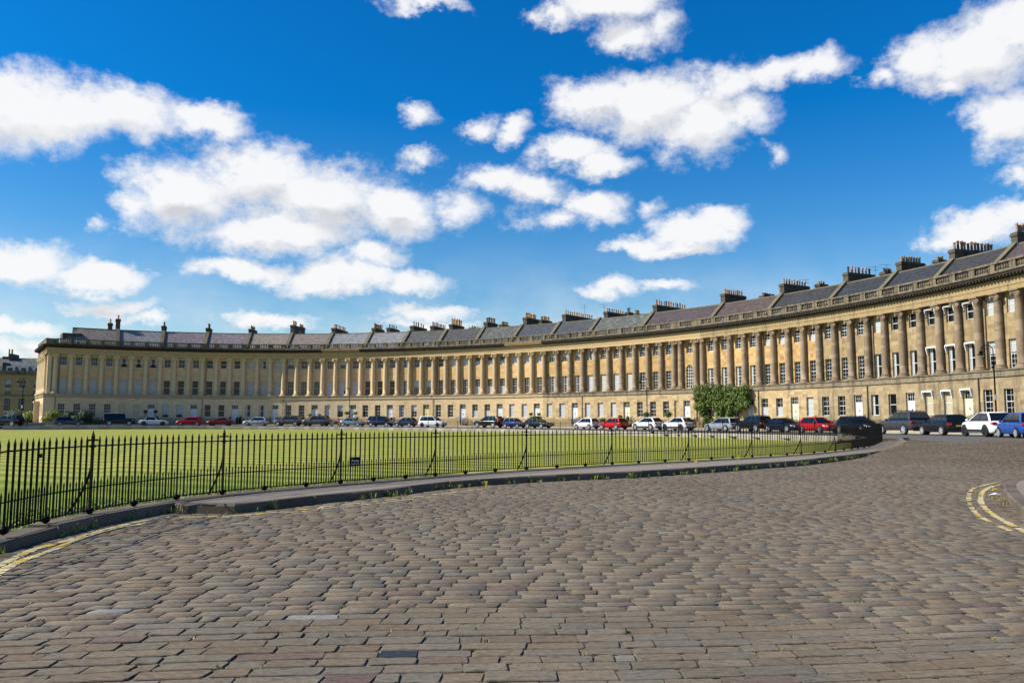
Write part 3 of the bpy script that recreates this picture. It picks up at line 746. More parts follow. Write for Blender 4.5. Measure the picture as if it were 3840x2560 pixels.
# the sunlit side of the end house
def build_side():
    h = HOUSES[1]; o = h.location
    end = P(S[1]-1.15); dirv = np.array([math.cos(R(124)), math.sin(R(124))])
    Tn = -dirv; Nn = np.array([Tn[1], -Tn[0]])
    if Nn[0] > 0: Nn = -Nn
    base = end+dirv*15.6
    def P2(s, D=0): p = base+Tn*s; return np.array([p[0]+Nn[0]*D, p[1]+Nn[1]*D])
    W = 15.6/6; ss = [i*W for i in range(7)]
    rnd = random.Random(3); up, lo = MB(), MB()
    for i in range(6):
        a = P2(ss[i]); L = W
        def fr(p, a=a): return (a[0]+Tn[0]*p[0]+Nn[0]*p[1], a[1]+Tn[1]*p[0]+Nn[1]*p[1], p[2])
        def at(x, y, z): q = fr((x, y, z)); return (q[0]-o.x, q[1]-o.y, q[2]-o.z)
        rz = math.atan2(-Nn[0], Nn[1]); m = L/2
        wall_blocks(up, fr, L, ZP, ZP+6.7, [(m-.55, m+.55, ZP+.08, ZP+2.63), (m-.54, m+.54, ZP+4.9, ZP+6.35)], -.3, .3, rnd, .35, .05)
        og = [(m-.6, m+.6, ZT, ZT+3.2)] if i == 3 else [(m-.54, m+.54, ZP-3.8, ZP-1.65)]
        wall_blocks(lo, fr, L, ZT-1.2, ZP-.62, og, .42, .34, rnd, .36, .05)
        add_window(h, fr, '1', 'w', 0, rz, at(m, -.43, ZP+.08)); add_window(h, fr, '2', 'd', 1, rz, at(m, -.43, ZP+4.9))
        if i == 3:
            add_door(h, at(m, .2, ZT), rz); pm = MB(); pm.box(-.9, .9, 0, .9, 3.3, 3.6); pm.box(-.8, -.6, .1, .8, 0, 3.3); pm.box(.6, .8, .1, .8, 0, 3.3)
            obj('porch', pm.mesh('porch', COLUMN[0]), h, at(m, .42, ZT), rz)
        else: add_window(h, fr, 'G', 'd', 1, rz, at(m, .26, ZP-3.8))
    for mb, name, mat in ((up, 'upper_wall', WALL[0]), (lo, 'ground_floor_wall', LOWER[0])):
        mb.v = [(x-o.x, y-o.y, z-o.z) for x, y, z in mb.v]; obj(name, mb.mesh(name, mat), h, kind='stuff')
    for i in range(0, 6):
        p = P2(ss[i]); add_column(h, (p[0]-o.x, p[1]-o.y, ZP-o.z), math.atan2(Tn[1], Tn[0]), COLUMN[0])
    # mitred corner for the bands
    def band(prof, name, mat):
        mb = MB(); n = len(prof)
        F1 = lambda d: P2(0, d)
        Tf = TAN(S[1]); Nf = np.array([Tf[1], -Tf[0]])
        # corner point for offset d: intersection of the side line and the front line
        def corner(d):
            a = P2(0, d); b = P(S[1], d)
            A = np.array([[Tn[0], -Tf[0]], [Tn[1], -Tf[1]]]); k = np.linalg.solve(A, b-a); return a+Tn*k[0]
        for f in (lambda d: P2(0, d), corner, lambda d: P(S[1], d)):
            for d, z in prof: q = f(d); mb.v.append((q[0]-o.x, q[1]-o.y, z-o.z))
        for i in range(2):
            for j in range(n-1): mb.f.append((i*n+j, (i+1)*n+j, (i+1)*n+j+1, i*n+j+1)); mb.t.append(1); mb.m.append(0)
        obj(name, mb.mesh(name, mat), h); return corner
    band([(.42, ZP-.62), (.55, ZP-.60), (.55, ZP-.50), (.47, ZP-.48), (.47, ZP-.10), (.58, ZP-.08), (.58, ZP), (-.32, ZP)], 'ledge', LEDGE[0])
    band([(-.32, ZP+6.7)]+[(d, ZP+z) for d, z in ENT], 'entablature', FRIEZE[0])
    band([(d, ZP+z) for d, z in CORN], 'cornice', CORNSOOT)
    cn = band([(.42, ZP+8.30), (.42, ZP+9.30), (.0, ZP+9.32), (.0, ZP+8.3)], 'parapet', SOOT)
    # corner pier of pilasters and plain wall between the last column and the corner
    for D, z0, z1, mat, nm in ((.42, ZT-1.2, ZP-.62, LOWER[0], 'corner_pier'), (.02, ZP, ZP+6.7, COLUMN[0], 'corner_pilaster')):
        c = cn(D); a = P2(15.6-.75 if D < .3 else 15.55, D); b = P(S[1]-(.62 if D < .3 else 0), D); ai = a-Nn*.4; bi = P(S[1]-(.62 if D < .3 else 0), D-.4)
        mb = MB(); pts = [ai, a, c, b, bi]; k = 5
        mb.poly([(q[0]-o.x, q[1]-o.y, z0-o.z) for q in pts]+[(q[0]-o.x, q[1]-o.y, z1-o.z) for q in pts], [(i, (i+1) % k, (i+1) % k+k, i+k) for i in range(k)]+[tuple(range(k, 2*k))])
        obj(nm, mb.mesh(nm, mat), h)
    a = P2(15.5, -.3); b = P(S[1]+.05, -.3); c = cn(-.3); mb = MB()
    mb.poly([(q[0]-o.x, q[1]-o.y, z-o.z) for z in (ZP, ZP+6.7) for q in (a, c, b)], [(0, 1, 4, 3), (1, 2, 5, 4)]); obj('corner_wall', mb.mesh('corner_wall', WALL[0]), h)
    # floor slab at roof level closing the corner, and a flat-topped block behind the parapet
    mb = MB(); q = [P2(0, .1), cn(.1), P(S[1], .1), P(S[1], -8.6), P2(0, -6)]
    mb.poly([(p[0]-o.x, p[1]-o.y, ZP+8.28-o.z) for p in q], [tuple(range(5))]); obj('roof_slab', mb.mesh('roof_slab', COPING), h)
    f2 = lambda p: (P2(15.6-p[0], -p[1])[0]-o.x, P2(15.6-p[0], -p[1])[1]-o.y, p[2]-o.z)
    mb = MB(); mb.box(2.2, 6.0, 2.2, 5.2, ZP+8.2, ZP+10.6, f2); obj('roof_block', mb.mesh('roof_block', CHIM), h)
    bands_ss = ss
    build_bands(h, bands_ss, None, P2=P2); build_balustrade(h, bands_ss, P2=P2)
build_side()

# chimneys: (column, x0, x1, y of stack top, y of pot tops, pots, colours, rear?)
CH = [(5, None, (4.5, 6.1), 1195, 1180, 3, 'yd', 0), (5, None, (9, 11), 1212, 1195, 2, 'yd', -1.2),
 (8, None, (4.5, 6.7), 1221, 1206, 2, 'dt', 0), (11, None, (4.5, 7.2), 1229, 1211, 3, 'td', 0), (14, None, (4.5, 8.2), 1233, 1219, 6, 'ydo', 0),
 (17, 1, (1094, 1118), 1218, 1200, 3, 'yo', 0), (17, 1, (1121, 1141), 1224, 1213, 4, 'yo', 0),
 (20, 1, (1248, 1302), 1229, 1213, 6, 'odo', 0), (23, 1, (1399, 1438), 1229, 1210, 8, 'ro', 0), (23, 1, (1454, 1495), 1228, 1214, 4, 'dt', 0),
 (26, 1, (1542, 1597), 1221, 1203, 5, 'ytd', 0), (26, 1, (1617, 1675), 1221, 1205, 8, 'drt', 0),
 (29, 1, (1688, 1737), 1215, 1191, 8, 'y', 0), (29, 1, (1763, 1812), 1228, 1221, 6, 'otd', 0),
 (32, 1, (1818, 1862), 1207, 1187, 6, 'dtd', 0), (32, 1, (1875, 1910), 1216, 1203, 6, 'tyo', 0),
 (35, 1, (1965, 2016), 1190, 1171, 8, 'oy', 0), (35, 1, (2022, 2066), 1198, 1182, 7, 'oy', 0),
 (38, 1, (2112, 2231), 1178, 1162, 13, 'yyt', 0),
 (41, 1, (2268, 2344), 1168, 1154, 8, 'yto', 0), (41, 1, (2348, 2370), 1170, 1150, 2, 'dt', 0), (41, 1, (2377, 2402), 1174, 1161, 3, 'to', 0),
 (45, 1, (2453, 2577), 1143, 1122, 13, 'rptpd', 0),
 (51, 1, (2709, 2794), 1101, 1081, 9, 'pprt', 0), (51, 1, (2855, 2912), 1108, 1100, 8, 'rd', 0),
 (55, 1, (2932, 3033), 1064, 1044, 9, 'pptp', 0), (55, 1, (3066, 3104), 1064, 1053, 3, 'ty', 0),
 (59, 1, (3174, 3281), 1022, 997, 7, 'dpp', 0), (59, 1, (3313, 3357), 1019, 1006, 4, 'dt', 0),
 (62, 1, (3376, 3470), 982, 958, 8, 't', 0), (62, 1, (3516, 3554), 974, 967, 3, 'ty', 0),
 (65, 1, (3578, 3747), 936, 903, 12, 'tdr', 0), (68, 1, (3812, 3905), 872, 838, 7, 'pt', 0), (71, None, (4.5, 9), 800, 770, 8, 'tp', 0)]
for c, mode, (a, b), ys, yp, n, cols, lat in CH:
    s = S[c]; h = HOUSES[[k for k in HOUSES if k <= c][-1]] if c in HOUSES else HOUSES[1]
    if mode:
        d0 = max(4.3, depth_for(s, a+3)); d1 = depth_for(s, b-3); d1 = max(d1, d0+1.2); d1 = min(d1, d0+9)
    else: d0, d1 = a, b
    T = TAN(s); Yd = P(s, -(d0+d1)/2)[1]; Yf = P(s, -d0)[1]
    if c == 71: zt, zp = ZP+13.6, ZP+14.6
    else: zt, zp = z_at((a+b)/2 if mode else px_of(*P(s), EYE)[0], ys, Yf), z_at((a+b)/2 if mode else px_of(*P(s), EYE)[0], yp, Yf)
    zb = ZP+8.5 if d0 > 5.5 else ZP+10.8
    chimney(h, s, d0, d1, zb, zt, zp, n, cols, lat=lat)

# television aerials on the stacks
def antenna(x, y0, y1, c, d, label):
    s = S[c]; p = P(s, -d); X, Y, _ = ray(x, 1200); Yd = p[1]; X = X/Y*Yd
    z0, z1 = z_at(x, y0, Yd), z_at(x, y1, Yd)
    mb = MB(); mb.tube((0, 0, 0), (0, 0, z1-z0), .022, n=5)
    for k, dz in enumerate((.1, .5)):
        z = z1-z0-dz; mb.tube((-.9+.2*k, 0, z), (.5, .1, z), .014, n=4)
        for i in range(6): x2 = -.85+.24*i; mb.tube((x2, -.25, z), (x2, .25, z), .009, n=4)
    tagm(obj('television_aerial', mb.mesh('television_aerial', BLACKIRON), None, (X, Yd, z0)), label, 'aerial', 'television aerials')
antenna(2192, 1190, 1143, 38, 9, 'aerial on the long buff potted chimney left of the purple roof')
antenna(2266, 1168, 1140, 41, 7, 'aerial at the left end of the stack above the purple roof')
antenna(3290, 1030, 998, 59, 14, 'left one of the two aerials between the dark chimneys')
antenna(3334, 1020, 990, 59, 16, 'right one of the two aerials between the dark chimneys')
antenna(3027, 1064, 1046, 55, 12, 'thin aerial at the right end of the pink potted stack')

# ------------------------------------------------------------------ ground, lawn, road, pavements
def attrmat(name, rough, bumps, groove=False):
    m, N, L, b = newmat(name); b.inputs['Roughness'].default_value = rough; b.inputs['Specular IOR Level'].default_value = .15
    at = N.new('ShaderNodeAttribute'); at.attribute_name = 'tone'; geo = N.new('ShaderNodeNewGeometry')
    n = N.new('ShaderNodeTexNoise'); n.inputs['Scale'].default_value = 22; n.inputs['Detail'].default_value = 9; n.inputs['Roughness'].default_value = .7; L.new(geo.outputs['Position'], n.inputs['Vector'])
    mr = N.new('ShaderNodeMapRange'); L.new(n.outputs['Fac'], mr.inputs[0]); mr.inputs[1].default_value = .3; mr.inputs[2].default_value = .7; mr.inputs[3].default_value = .72; mr.inputs[4].default_value = 1.25
    sc = N.new('ShaderNodeVectorMath'); sc.operation = 'SCALE'; L.new(at.outputs['Color'], sc.inputs[0]); L.new(mr.outputs[0], sc.inputs['Scale'])
    # broad wear patches
    w = N.new('ShaderNodeTexNoise'); w.inputs['Scale'].default_value = .35; w.inputs['Detail'].default_value = 4; L.new(geo.outputs['Position'], w.inputs['Vector'])
    wr = N.new('ShaderNodeMapRange'); L.new(w.outputs['Fac'], wr.inputs[0]); wr.inputs[1].default_value = .3; wr.inputs[2].default_value = .7; wr.inputs[3].default_value = .86; wr.inputs[4].default_value = 1.14
    s2 = N.new('ShaderNodeVectorMath'); s2.operation = 'SCALE'; L.new(sc.outputs[0], s2.inputs[0]); L.new(wr.outputs[0], s2.inputs['Scale'])
    L.new(s2.outputs[0], b.inputs['Base Color'])
    bp = N.new('ShaderNodeBump'); bp.inputs['Strength'].default_value = bumps; bp.inputs['Distance'].default_value = .012; L.new(n.outputs['Fac'], bp.inputs['Height'])
    if groove:      # chisel marks, short dashes along the sett
        mp = N.new('ShaderNodeMapping'); mp.inputs['Scale'].default_value = (9, 62, 9); mp.inputs['Rotation'].default_value = (0, 0, R(-5)); L.new(geo.outputs['Position'], mp.inputs[0])
        g = N.new('ShaderNodeTexNoise'); g.inputs['Scale'].default_value = 1; g.inputs['Detail'].default_value = 2; L.new(mp.outputs[0], g.inputs['Vector'])
        gr = N.new('ShaderNodeMapRange'); L.new(g.outputs['Fac'], gr.inputs[0]); gr.inputs[1].default_value = .56; gr.inputs[2].default_value = .66; gr.inputs[3].default_value = 1; gr.inputs[4].default_value = 0
        b2 = N.new('ShaderNodeBump'); b2.inputs['Strength'].default_value = .55; b2.inputs['Distance'].default_value = .01; L.new(gr.outputs[0], b2.inputs['Height']); L.new(bp.outputs[0], b2.inputs['Normal'])
        L.new(b2.outputs[0], b.inputs['Normal'])
        dk = N.new('ShaderNodeMapRange'); L.new(gr.outputs[0], dk.inputs[0]); dk.inputs[3].default_value = .62; dk.inputs[4].default_value = 1
        s3 = N.new('ShaderNodeVectorMath'); s3.operation = 'SCALE'; L.new(s2.outputs[0], s3.inputs[0]); L.new(dk.outputs[0], s3.inputs['Scale']); L.new(s3.outputs[0], b.inputs['Base Color'])
    else: L.new(bp.outputs[0], b.inputs['Normal'])
    return m
SETT = attrmat('sett_stone', .78, .5, True)
KERB = attrmat('kerb_stone', .8, .6)
def groundmat(name, c1, c2, scale, rough=.9, bump=.5, fine=60, speck=None):
    m, N, L, b = newmat(name); b.inputs['Roughness'].default_value = rough; b.inputs['Specular IOR Level'].default_value = .25
    geo = N.new('ShaderNodeNewGeometry'); n = N.new('ShaderNodeTexNoise'); n.inputs['Scale'].default_value = scale; n.inputs['Detail'].default_value = 10; n.inputs['Roughness'].default_value = .7; L.new(geo.outputs['Position'], n.inputs['Vector'])
    mr = N.new('ShaderNodeMapRange'); L.new(n.outputs['Fac'], mr.inputs[0]); mr.inputs[1].default_value = .3; mr.inputs[2].default_value = .7
    mx = N.new('ShaderNodeMix'); mx.data_type = 'RGBA'; L.new(mr.outputs[0], mx.inputs['Factor']); mx.inputs['A'].default_value = (*c1, 1); mx.inputs['B'].default_value = (*c2, 1)
    L.new(mx.outputs['Result'], b.inputs['Base Color'])
    f = N.new('ShaderNodeTexNoise'); f.inputs['Scale'].default_value = fine; f.inputs['Detail'].default_value = 4; L.new(geo.outputs['Position'], f.inputs['Vector'])
    bp = N.new('ShaderNodeBump'); bp.inputs['Strength'].default_value = bump; bp.inputs['Distance'].default_value = .02; L.new(f.outputs['Fac'], bp.inputs['Height']); L.new(bp.outputs[0], b.inputs['Normal'])
    return m
MORTAR = groundmat('sett_mortar', (.075, .058, .044), (.24, .195, .15), 3.5)
ROADM = groundmat('crescent_road', (.085, .077, .072), (.125, .115, .105), 3)
PAVEM = groundmat('pavement_tarmac', (.185, .152, .118), (.250, .210, .168), 5)
PAVEL = groundmat('pavement_flags', (.30, .26, .20), (.42, .37, .29), 1.2)
EARTH = groundmat('base_ground', (.06, .07, .03), (.10, .11, .04), .2)
def lawnmat():
    m, N, L, b = newmat('mown_grass'); b.inputs['Roughness'].default_value = .9; b.inputs['Specular IOR Level'].default_value = .15
    geo = N.new('ShaderNodeNewGeometry')
    mp = N.new('ShaderNodeMapping'); L.new(geo.outputs['Position'], mp.inputs[0]); mp.inputs['Rotation'].default_value = (0, 0, R(22))
    w = N.new('ShaderNodeTexWave'); w.wave_type = 'BANDS'; w.bands_direction = 'Y'; w.inputs['Scale'].default_value = .19; w.inputs['Distortion'].default_value = .8; w.inputs['Detail'].default_value = 2; w.inputs['Detail Scale'].default_value = .7; L.new(mp.outputs[0], w.inputs['Vector'])
    n = N.new('ShaderNodeTexNoise'); n.inputs['Scale'].default_value = .5; n.inputs['Detail'].default_value = 10; n.inputs['Roughness'].default_value = .72; L.new(geo.outputs['Position'], n.inputs['Vector'])
    ad = N.new('ShaderNodeMath'); ad.operation = 'MULTIPLY_ADD'; L.new(w.outputs['Fac'], ad.inputs[0]); ad.inputs[1].default_value = .42; L.new(n.outputs['Fac'], ad.inputs[2])
    mr = N.new('ShaderNodeMapRange'); L.new(ad.outputs[0], mr.inputs[0]); mr.inputs[1].default_value = .45; mr.inputs[2].default_value = .98
    mx = N.new('ShaderNodeMix'); mx.data_type = 'RGBA'; L.new(mr.outputs[0], mx.inputs['Factor']); mx.inputs['A'].default_value = (.135, .180, .012, 1); mx.inputs['B'].default_value = (.375, .335, .075, 1)
    ds = N.new('ShaderNodeVectorMath'); ds.operation = 'DISTANCE'; L.new(geo.outputs['Position'], ds.inputs[0]); ds.inputs[1].default_value = (-11, 12, 0)
    dd_ = N.new('ShaderNodeMath'); dd_.operation = 'MULTIPLY_ADD'; L.new(n.outputs['Fac'], dd_.inputs[0]); dd_.inputs[1].default_value = 14; L.new(ds.outputs['Value'], dd_.inputs[2])
    dm_ = N.new('ShaderNodeMapRange'); dm_.interpolation_type = 'SMOOTHSTEP'; L.new(dd_.outputs[0], dm_.inputs[0]); dm_.inputs[1].default_value = 24; dm_.inputs[2].default_value = 10; dm_.inputs[4].default_value = .7
    gx = N.new('ShaderNodeMix'); gx.data_type = 'RGBA'; L.new(dm_.outputs[0], gx.inputs['Factor']); L.new(mx.outputs['Result'], gx.inputs['A']); gx.inputs['B'].default_value = (.085, .165, .008, 1)
    L.new(gx.outputs['Result'], b.inputs['Base Color'])
    f = N.new('ShaderNodeTexNoise'); f.inputs['Scale'].default_value = 38; f.inputs['Detail'].default_value = 5; L.new(geo.outputs['Position'], f.inputs['Vector'])
    bp = N.new('ShaderNodeBump'); bp.inputs['Strength'].default_value = .6; bp.inputs['Distance'].default_value = .04; L.new(f.outputs['Fac'], bp.inputs['Height']); L.new(bp.outputs[0], b.inputs['Normal'])
    return m
LAWN = lawnmat()

g = MB(); g.poly([(-900, -400, -.7), (900, -400, -.7), (900, 1600, -.7), (-900, 1600, -.7)], [(0, 1, 2, 3)]); struct('ground', g, EARTH)
# raised terrain behind and beside the crescent
g = MB(); sweep(g, [(5.8, 0), (.5, 0), (-14, 0), (-60, 0)], list(np.linspace(-150, 104, 60)))
n = 4
for i in range(0, len(g.v)):
    s = np.linspace(-150, 104, 60)[i//n]; x, y, z = g.v[i]; g.v[i] = (x, y, min(zroad(s)+.12, ZT-.28)-(.6 if i % n == 0 else 0)-(0 if i % n != 3 else .5))
struct('terrace_ground', g, EARTH)

# fence line along the near side of the lawn
FOOT = [(12,2005.6),(170,1963),(335,1926.5),(501,1898.5),(661,1874.5),(833,1851.5),(991,1838),(1147,1824.5),(1276.5,1814),(1400.5,1804),(1520,1796),(1632,1786),(1745,1778),(1857,1770),(1974,1760),(2088,1754.6),(2195,1748.5),(2295.5,1742),(2395,1737),(2494,1732.5),(2583.7,1727),(2668,1724),(2748,1718),(2821,1714),(2890,1711),(2951,1707),(3005,1702),(3053,1700),(3094,1695.7),(3133,1691),(3165,1688),(3193.5,1685),(3217,1682),(3240,1679),(3259,1676),(3275.5,1673),(3292,1670.6),(3306,1667.5)]
def fz(i): return .15+.06*smooth(12, 37, i)
FP = [np.array([*unp(x, y, fz(i)), fz(i)]) for i, (x, y) in enumerate(FOOT)]
A = np.array(FP); K = A.copy()
for it in range(3):
    B = A.copy(); B[1:-1] = (A[:-2]+A[2:]+2*A[1:-1])/4; A = B
# keep each foot on its own picture column, smooth only the distance
for i in range(len(A)):
    X, Y, _ = ray(*FOOT[i]); A[i, 0] = X/Y*A[i, 1]
FP = [A[i] for i in range(len(A))]
# the fence goes on past the camera on the left, and rounds the end of the lawn on the right
pre = []
p = FP[0]
for k in range(1, 10): pre.append(np.array([p[0]-.02*k*k*.5, p[1]-1.27*k, .06]))
FPL = pre[::-1]+FP
i0 = len(pre)                                        # index of the foot at x = 12
DLAWN = lambda s: float(np.interp(s, [-120, -60, 0, 40], [16.5, 17.5, 19.0, 20.5]))
e = FP[-1]; s_e, D_e = sD(e[0], e[1])
s_join = s_e-9
pj = P(s_join, DLAWN(s_join)); tj = -TAN(s_join)
d0 = FP[-1]-FP[-3]; d0 = d0[:2]/np.linalg.norm(d0[:2])
post = []
m = 9; span = np.linalg.norm(pj-e[:2])
for k in range(1, m+1):
    t = k/m; h00 = 2*t**3-3*t**2+1; h10 = t**3-2*t**2+t; h01 = -2*t**3+3*t**2; h11 = t**3-t**2
    q = h00*e[:2]+h10*d0*span*1.5+h01*pj+h11*tj*span*1.5
    post.append(np.array([q[0], q[1], e[2]+(zroad(s_join)+.12-e[2])*t]))
FPL += post
FPA = np.array(FPL)
LOWW = 1
# lawn far edge
sfar = list(np.linspace(s_join, -122, 70))
FAR = [np.array([*P(s, DLAWN(s))]) for s in sfar]
def zlawn_far(s): return zroad(s)-.52
def polyline_len(Pn): return np.concatenate([[0], np.cumsum(np.hypot(*np.diff(Pn[:, :2], axis=0).T))])
# lawn: ruled surface between near fence (from its far right end back to the left) and far edge
near = FPA[:, :3][::-1]; near = near[len(post)-1:] if False else near
ln = polyline_len(near); tn = np.linspace(0, 1, 300)
nearR = np.array([[np.interp(t*ln[-1], ln, near[:, k]) for k in range(3)] for t in tn])
lf = np.linspace(0, 1, 300); sfr = [s_join+(-122-s_join)*(t**1.0) for t in lf]
farR = np.array([[*P(s, DLAWN(s)), zlawn_far(s)] for s in sfr])
# continue the left side: extend far points toward the far left behind the camera side
g = MB(); NR = 36
for i in range(300):
    for j in range(NR+1):
        t = j/NR; q = nearR[i]*(1-t)+farR[i]*t; z = (nearR[i][2]-.065)*(1-t)+farR[i][2]*t
        g.v.append((q[0], q[1], z))
for i in range(299):
    for j in range(NR): g.f.append((i*(NR+1)+j, (i+1)*(NR+1)+j, (i+1)*(NR+1)+j+1, i*(NR+1)+j+1)); g.t.append(1); g.m.append(0)
o0 = len(g.v); a = nearR[-1]; b = farR[-1]
g.poly([(a[0], a[1], a[2]-.03), (b[0], b[1], b[2]), (b[0]-60, b[1]-30, b[2]), (-120, -30, -.1), (a[0], -40, 0)], [(0, 1, 2, 3, 4)])
struct('lawn', g, LAWN)

# crescent road strip and far pavement
SR = list(np.linspace(-150, 79, 140))
g = MB()
cols = [5.6]+[6.5+.75*i for i in range(17)]
for s in SR:
    for d in cols:
        q = P(s, d); dd = min(d, DLAWN(s)-.02) if s < s_join-1 else d
        q = P(s, dd); g.v.append((q[0], q[1], G(q[0], q[1], s, dd)-.002))
for i in range(len(SR)-1):
    for j in range(len(cols)-1): n = len(cols); g.f.append((i*n+j, (i+1)*n+j, (i+1)*n+j+1, i*n+j+1)); g.t.append(1); g.m.append(0)
struct('crescent_road', g, ROADM)
g = MB(); n = 4
for s in SR:
    for k, (d, dz) in enumerate(((5.6, -.05), (5.6, .13), (5.45, .135), (1.9, .16))): q = P(s, d); g.v.append((q[0], q[1], zroad(s)+dz))
for i in range(len(SR)-1):
    for j in range(3): g.f.append((i*n+j, (i+1)*n+j, (i+1)*n+j+1, i*n+j+1)); g.t.append(1); g.m.append(0)
struct('far_pavement', g, PAVEL)

# stone plinth with thin railings along the far edge of the lawn
pl = thing('lawn_edge_railing', (*P(-60, 18), zroad(-60)), 'long low railing on stone blocks along the far edge of the lawn', 'railing')
o = pl.location
def unitblock(name, mat, seed):
    mb = MB(); rnd = random.Random(seed); t = rnd.uniform(.75, 1.15)
    b = .04
    P8 = [(-.5, -.5, 0), (.5, -.5, 0), (.5, .5, 0), (-.5, .5, 0), (-.5, -.5, .8), (.5, -.5, .8), (.5, .5, .8), (-.5, .5, .8), (-.49, -.38, 1), (.49, -.38, 1), (.49, .38, 1), (-.49, .38, 1)]
    mb.poly(P8, [(0, 1, 5, 4), (1, 2, 6, 5), (2, 3, 7, 6), (3, 0, 4, 7), (4, 5, 9, 8), (5, 6, 10, 9), (6, 7, 11, 10), (7, 4, 8, 11), (8, 9, 10, 11)], tone=(.30*t, .27*t, .21*t))
    return mb.mesh(name, mat)
UB = [unitblock('coping_block', KERB, i) for i in range(5)]
s = s_join
rail = MB()
k = 0
while s > -122:
    s2 = s-(1.15 if s > -70 else 1.6); a = P(s, DLAWN(s)); b = P(s2, DLAWN(s2)); c = (a+b)/2; d = b-a; L = float(np.linalg.norm(d))
    ob = obj('plinth_block', UB[k % 5], pl, (c[0]-o.x, c[1]-o.y, zlawn_far((s+s2)/2)-.10-o.z), math.atan2(d[1], d[0])); ob.scale = (L-.015, .36, .56); k += 1
    zt = zlawn_far(s)+.46
    for j in range(int(L/.16)):
        q = a+d*(j+.5)/int(L/.16); rail.box(q[0]-.009, q[0]+.009, q[1]-.009, q[1]+.009, zt-.02, zt+1.0, skip='bt'); 
        x, y = q; rail.poly([(x-.014, y, zt+1.0), (x+.014, y, zt+1.0), (x, y, zt+1.1)], [(0, 1, 2)])
    for z in (.06, .88):
        n_ = np.array([-d[1], d[0]])/L*.012
        rail.poly([(a[0]-n_[0], a[1]-n_[1], zt+z), (b[0]-n_[0], b[1]-n_[1], zt+z), (b[0]-n_[0], b[1]-n_[1], zt+z+.022), (a[0]-n_[0], a[1]-n_[1], zt+z+.022)], [(0, 1, 2, 3)])
    if k % 3 == 0: rail.tube((a[0], a[1], zt-.06), (a[0], a[1], zt+1.15), .028, n=5)
    s = s2
rail.v = [(x-o.x, y-o.y, z-o.z) for x, y, z in rail.v]; obj('pickets', rail.mesh('pickets', BLACKIRON), pl, kind='stuff')

# near iron fence ------------------------------------------------------------
fence = thing('iron_fence', tuple(FP[8]), 'black spear-topped iron fence curving along the near edge of the lawn', 'fence')
fo = fence.location
def m_picket(h, w, head):
    mb = MB(); a = w/2
    mb.box(-a, a, -a, a, .05, h-head, skip='b')
    b = a*1.55
    mb.poly([(-a, -a, h-head), (a, -a, h-head), (a, a, h-head), (-a, a, h-head), (-b, -b*.6, h-head*.72), (b, -b*.6, h-head*.72), (b, b*.6, h-head*.72), (-b, b*.6, h-head*.72), (0, 0, h)],
            [(0, 1, 5, 4), (1, 2, 6, 5), (2, 3, 7, 6), (3, 0, 4, 7), (4, 5, 8), (5, 6, 8), (6, 7, 8), (7, 4, 8)])
    return mb
MP = m_picket(1.19, .023, .12).mesh('picket', BLACKIRON); MS = m_picket(.54, .015, .08).mesh('short_picket', BLACKIRON)
def m_post():
    mb = m_picket(1.27, .035, .15); mb.box(-.10, .10, -.016, .016, 1.10, 1.125); mb.lathe([(0, -.02), (.022, 0), (0.0, .02)], 6, (.10, 0, 1.112)); mb.lathe([(0, -.02), (.022, 0), (0, .02)], 6, (-.10, 0, 1.112))
    mb.box(-.030, .030, -.030, .030, 1.00, 1.04); return mb.mesh('post', BLACKIRON)
MPO = m_post()
def m_foot():
    mb = MB(); mb.lathe([(.01, -.045), (.045, -.025), (.062, .01), (.05, .045), (.02, .06)], 10); return mb.mesh('foot', BLACKIRON, True)
MFT = m_foot()
POSTI = set(i0+2+3*k for k in range(-4, 16))
fl = polyline_len(FPA)
stuff = MB(); railm = MB()
nS = 0; cam_d2 = []
tall, short = [], []
for i in range(len(FPA)-1):
    a, b = FPA[i], FPA[i+1]; d = b-a; L = float(np.hypot(d[0], d[1])); rz = math.atan2(d[1], d[0])
    n_ = np.array([-d[1], d[0]])/L
    obj('foot', MFT, fence, (a[0]-fo.x, a[1]-fo.y, a[2]+.045-fo.z))
    if i in POSTI:
        obj('post', MPO, fence, (a[0]-fo.x, a[1]-fo.y, a[2]-fo.z), rz)
        # curved back stay
        br = MB(); pts = []
        for t in np.linspace(0, 1, 9):
            q = (.0+.50*(t**1.4))*1.0; pts.append((0, q, .80*(1-t)**1.0+.0)) if False else pts.append((0, .36*t**1.7, .80*(1-t)))
        for p_, q_ in zip(pts, pts[1:]): br.tube(p_, q_, .020, n=5)
        obj('back_stay', br.mesh('back_stay', BLACKIRON), fence, (a[0]-fo.x, a[1]-fo.y, a[2]-fo.z), math.atan2(n_[1], n_[0])-math.pi/2 if True else 0)
    else: tall.append((a, rz))
    for j in range(7):
        t = j/7; q = a+d*t
        if j: tall.append((q, rz))
        short.append((a+d*(t+.5/7), rz))
    for z, r in ((.07, .010), (.40, .010), (1.025, .012)):
        railm.tube((a[0], a[1], a[2]+z), (b[0], b[1], b[2]+z), r, n=5, caps=False)
def seg_sort(lst): return sorted(range(len(lst)), key=lambda i: (lst[i][0][0]**2+lst[i][0][1]**2) if lst[i][0][1] > 5 else 1e6)
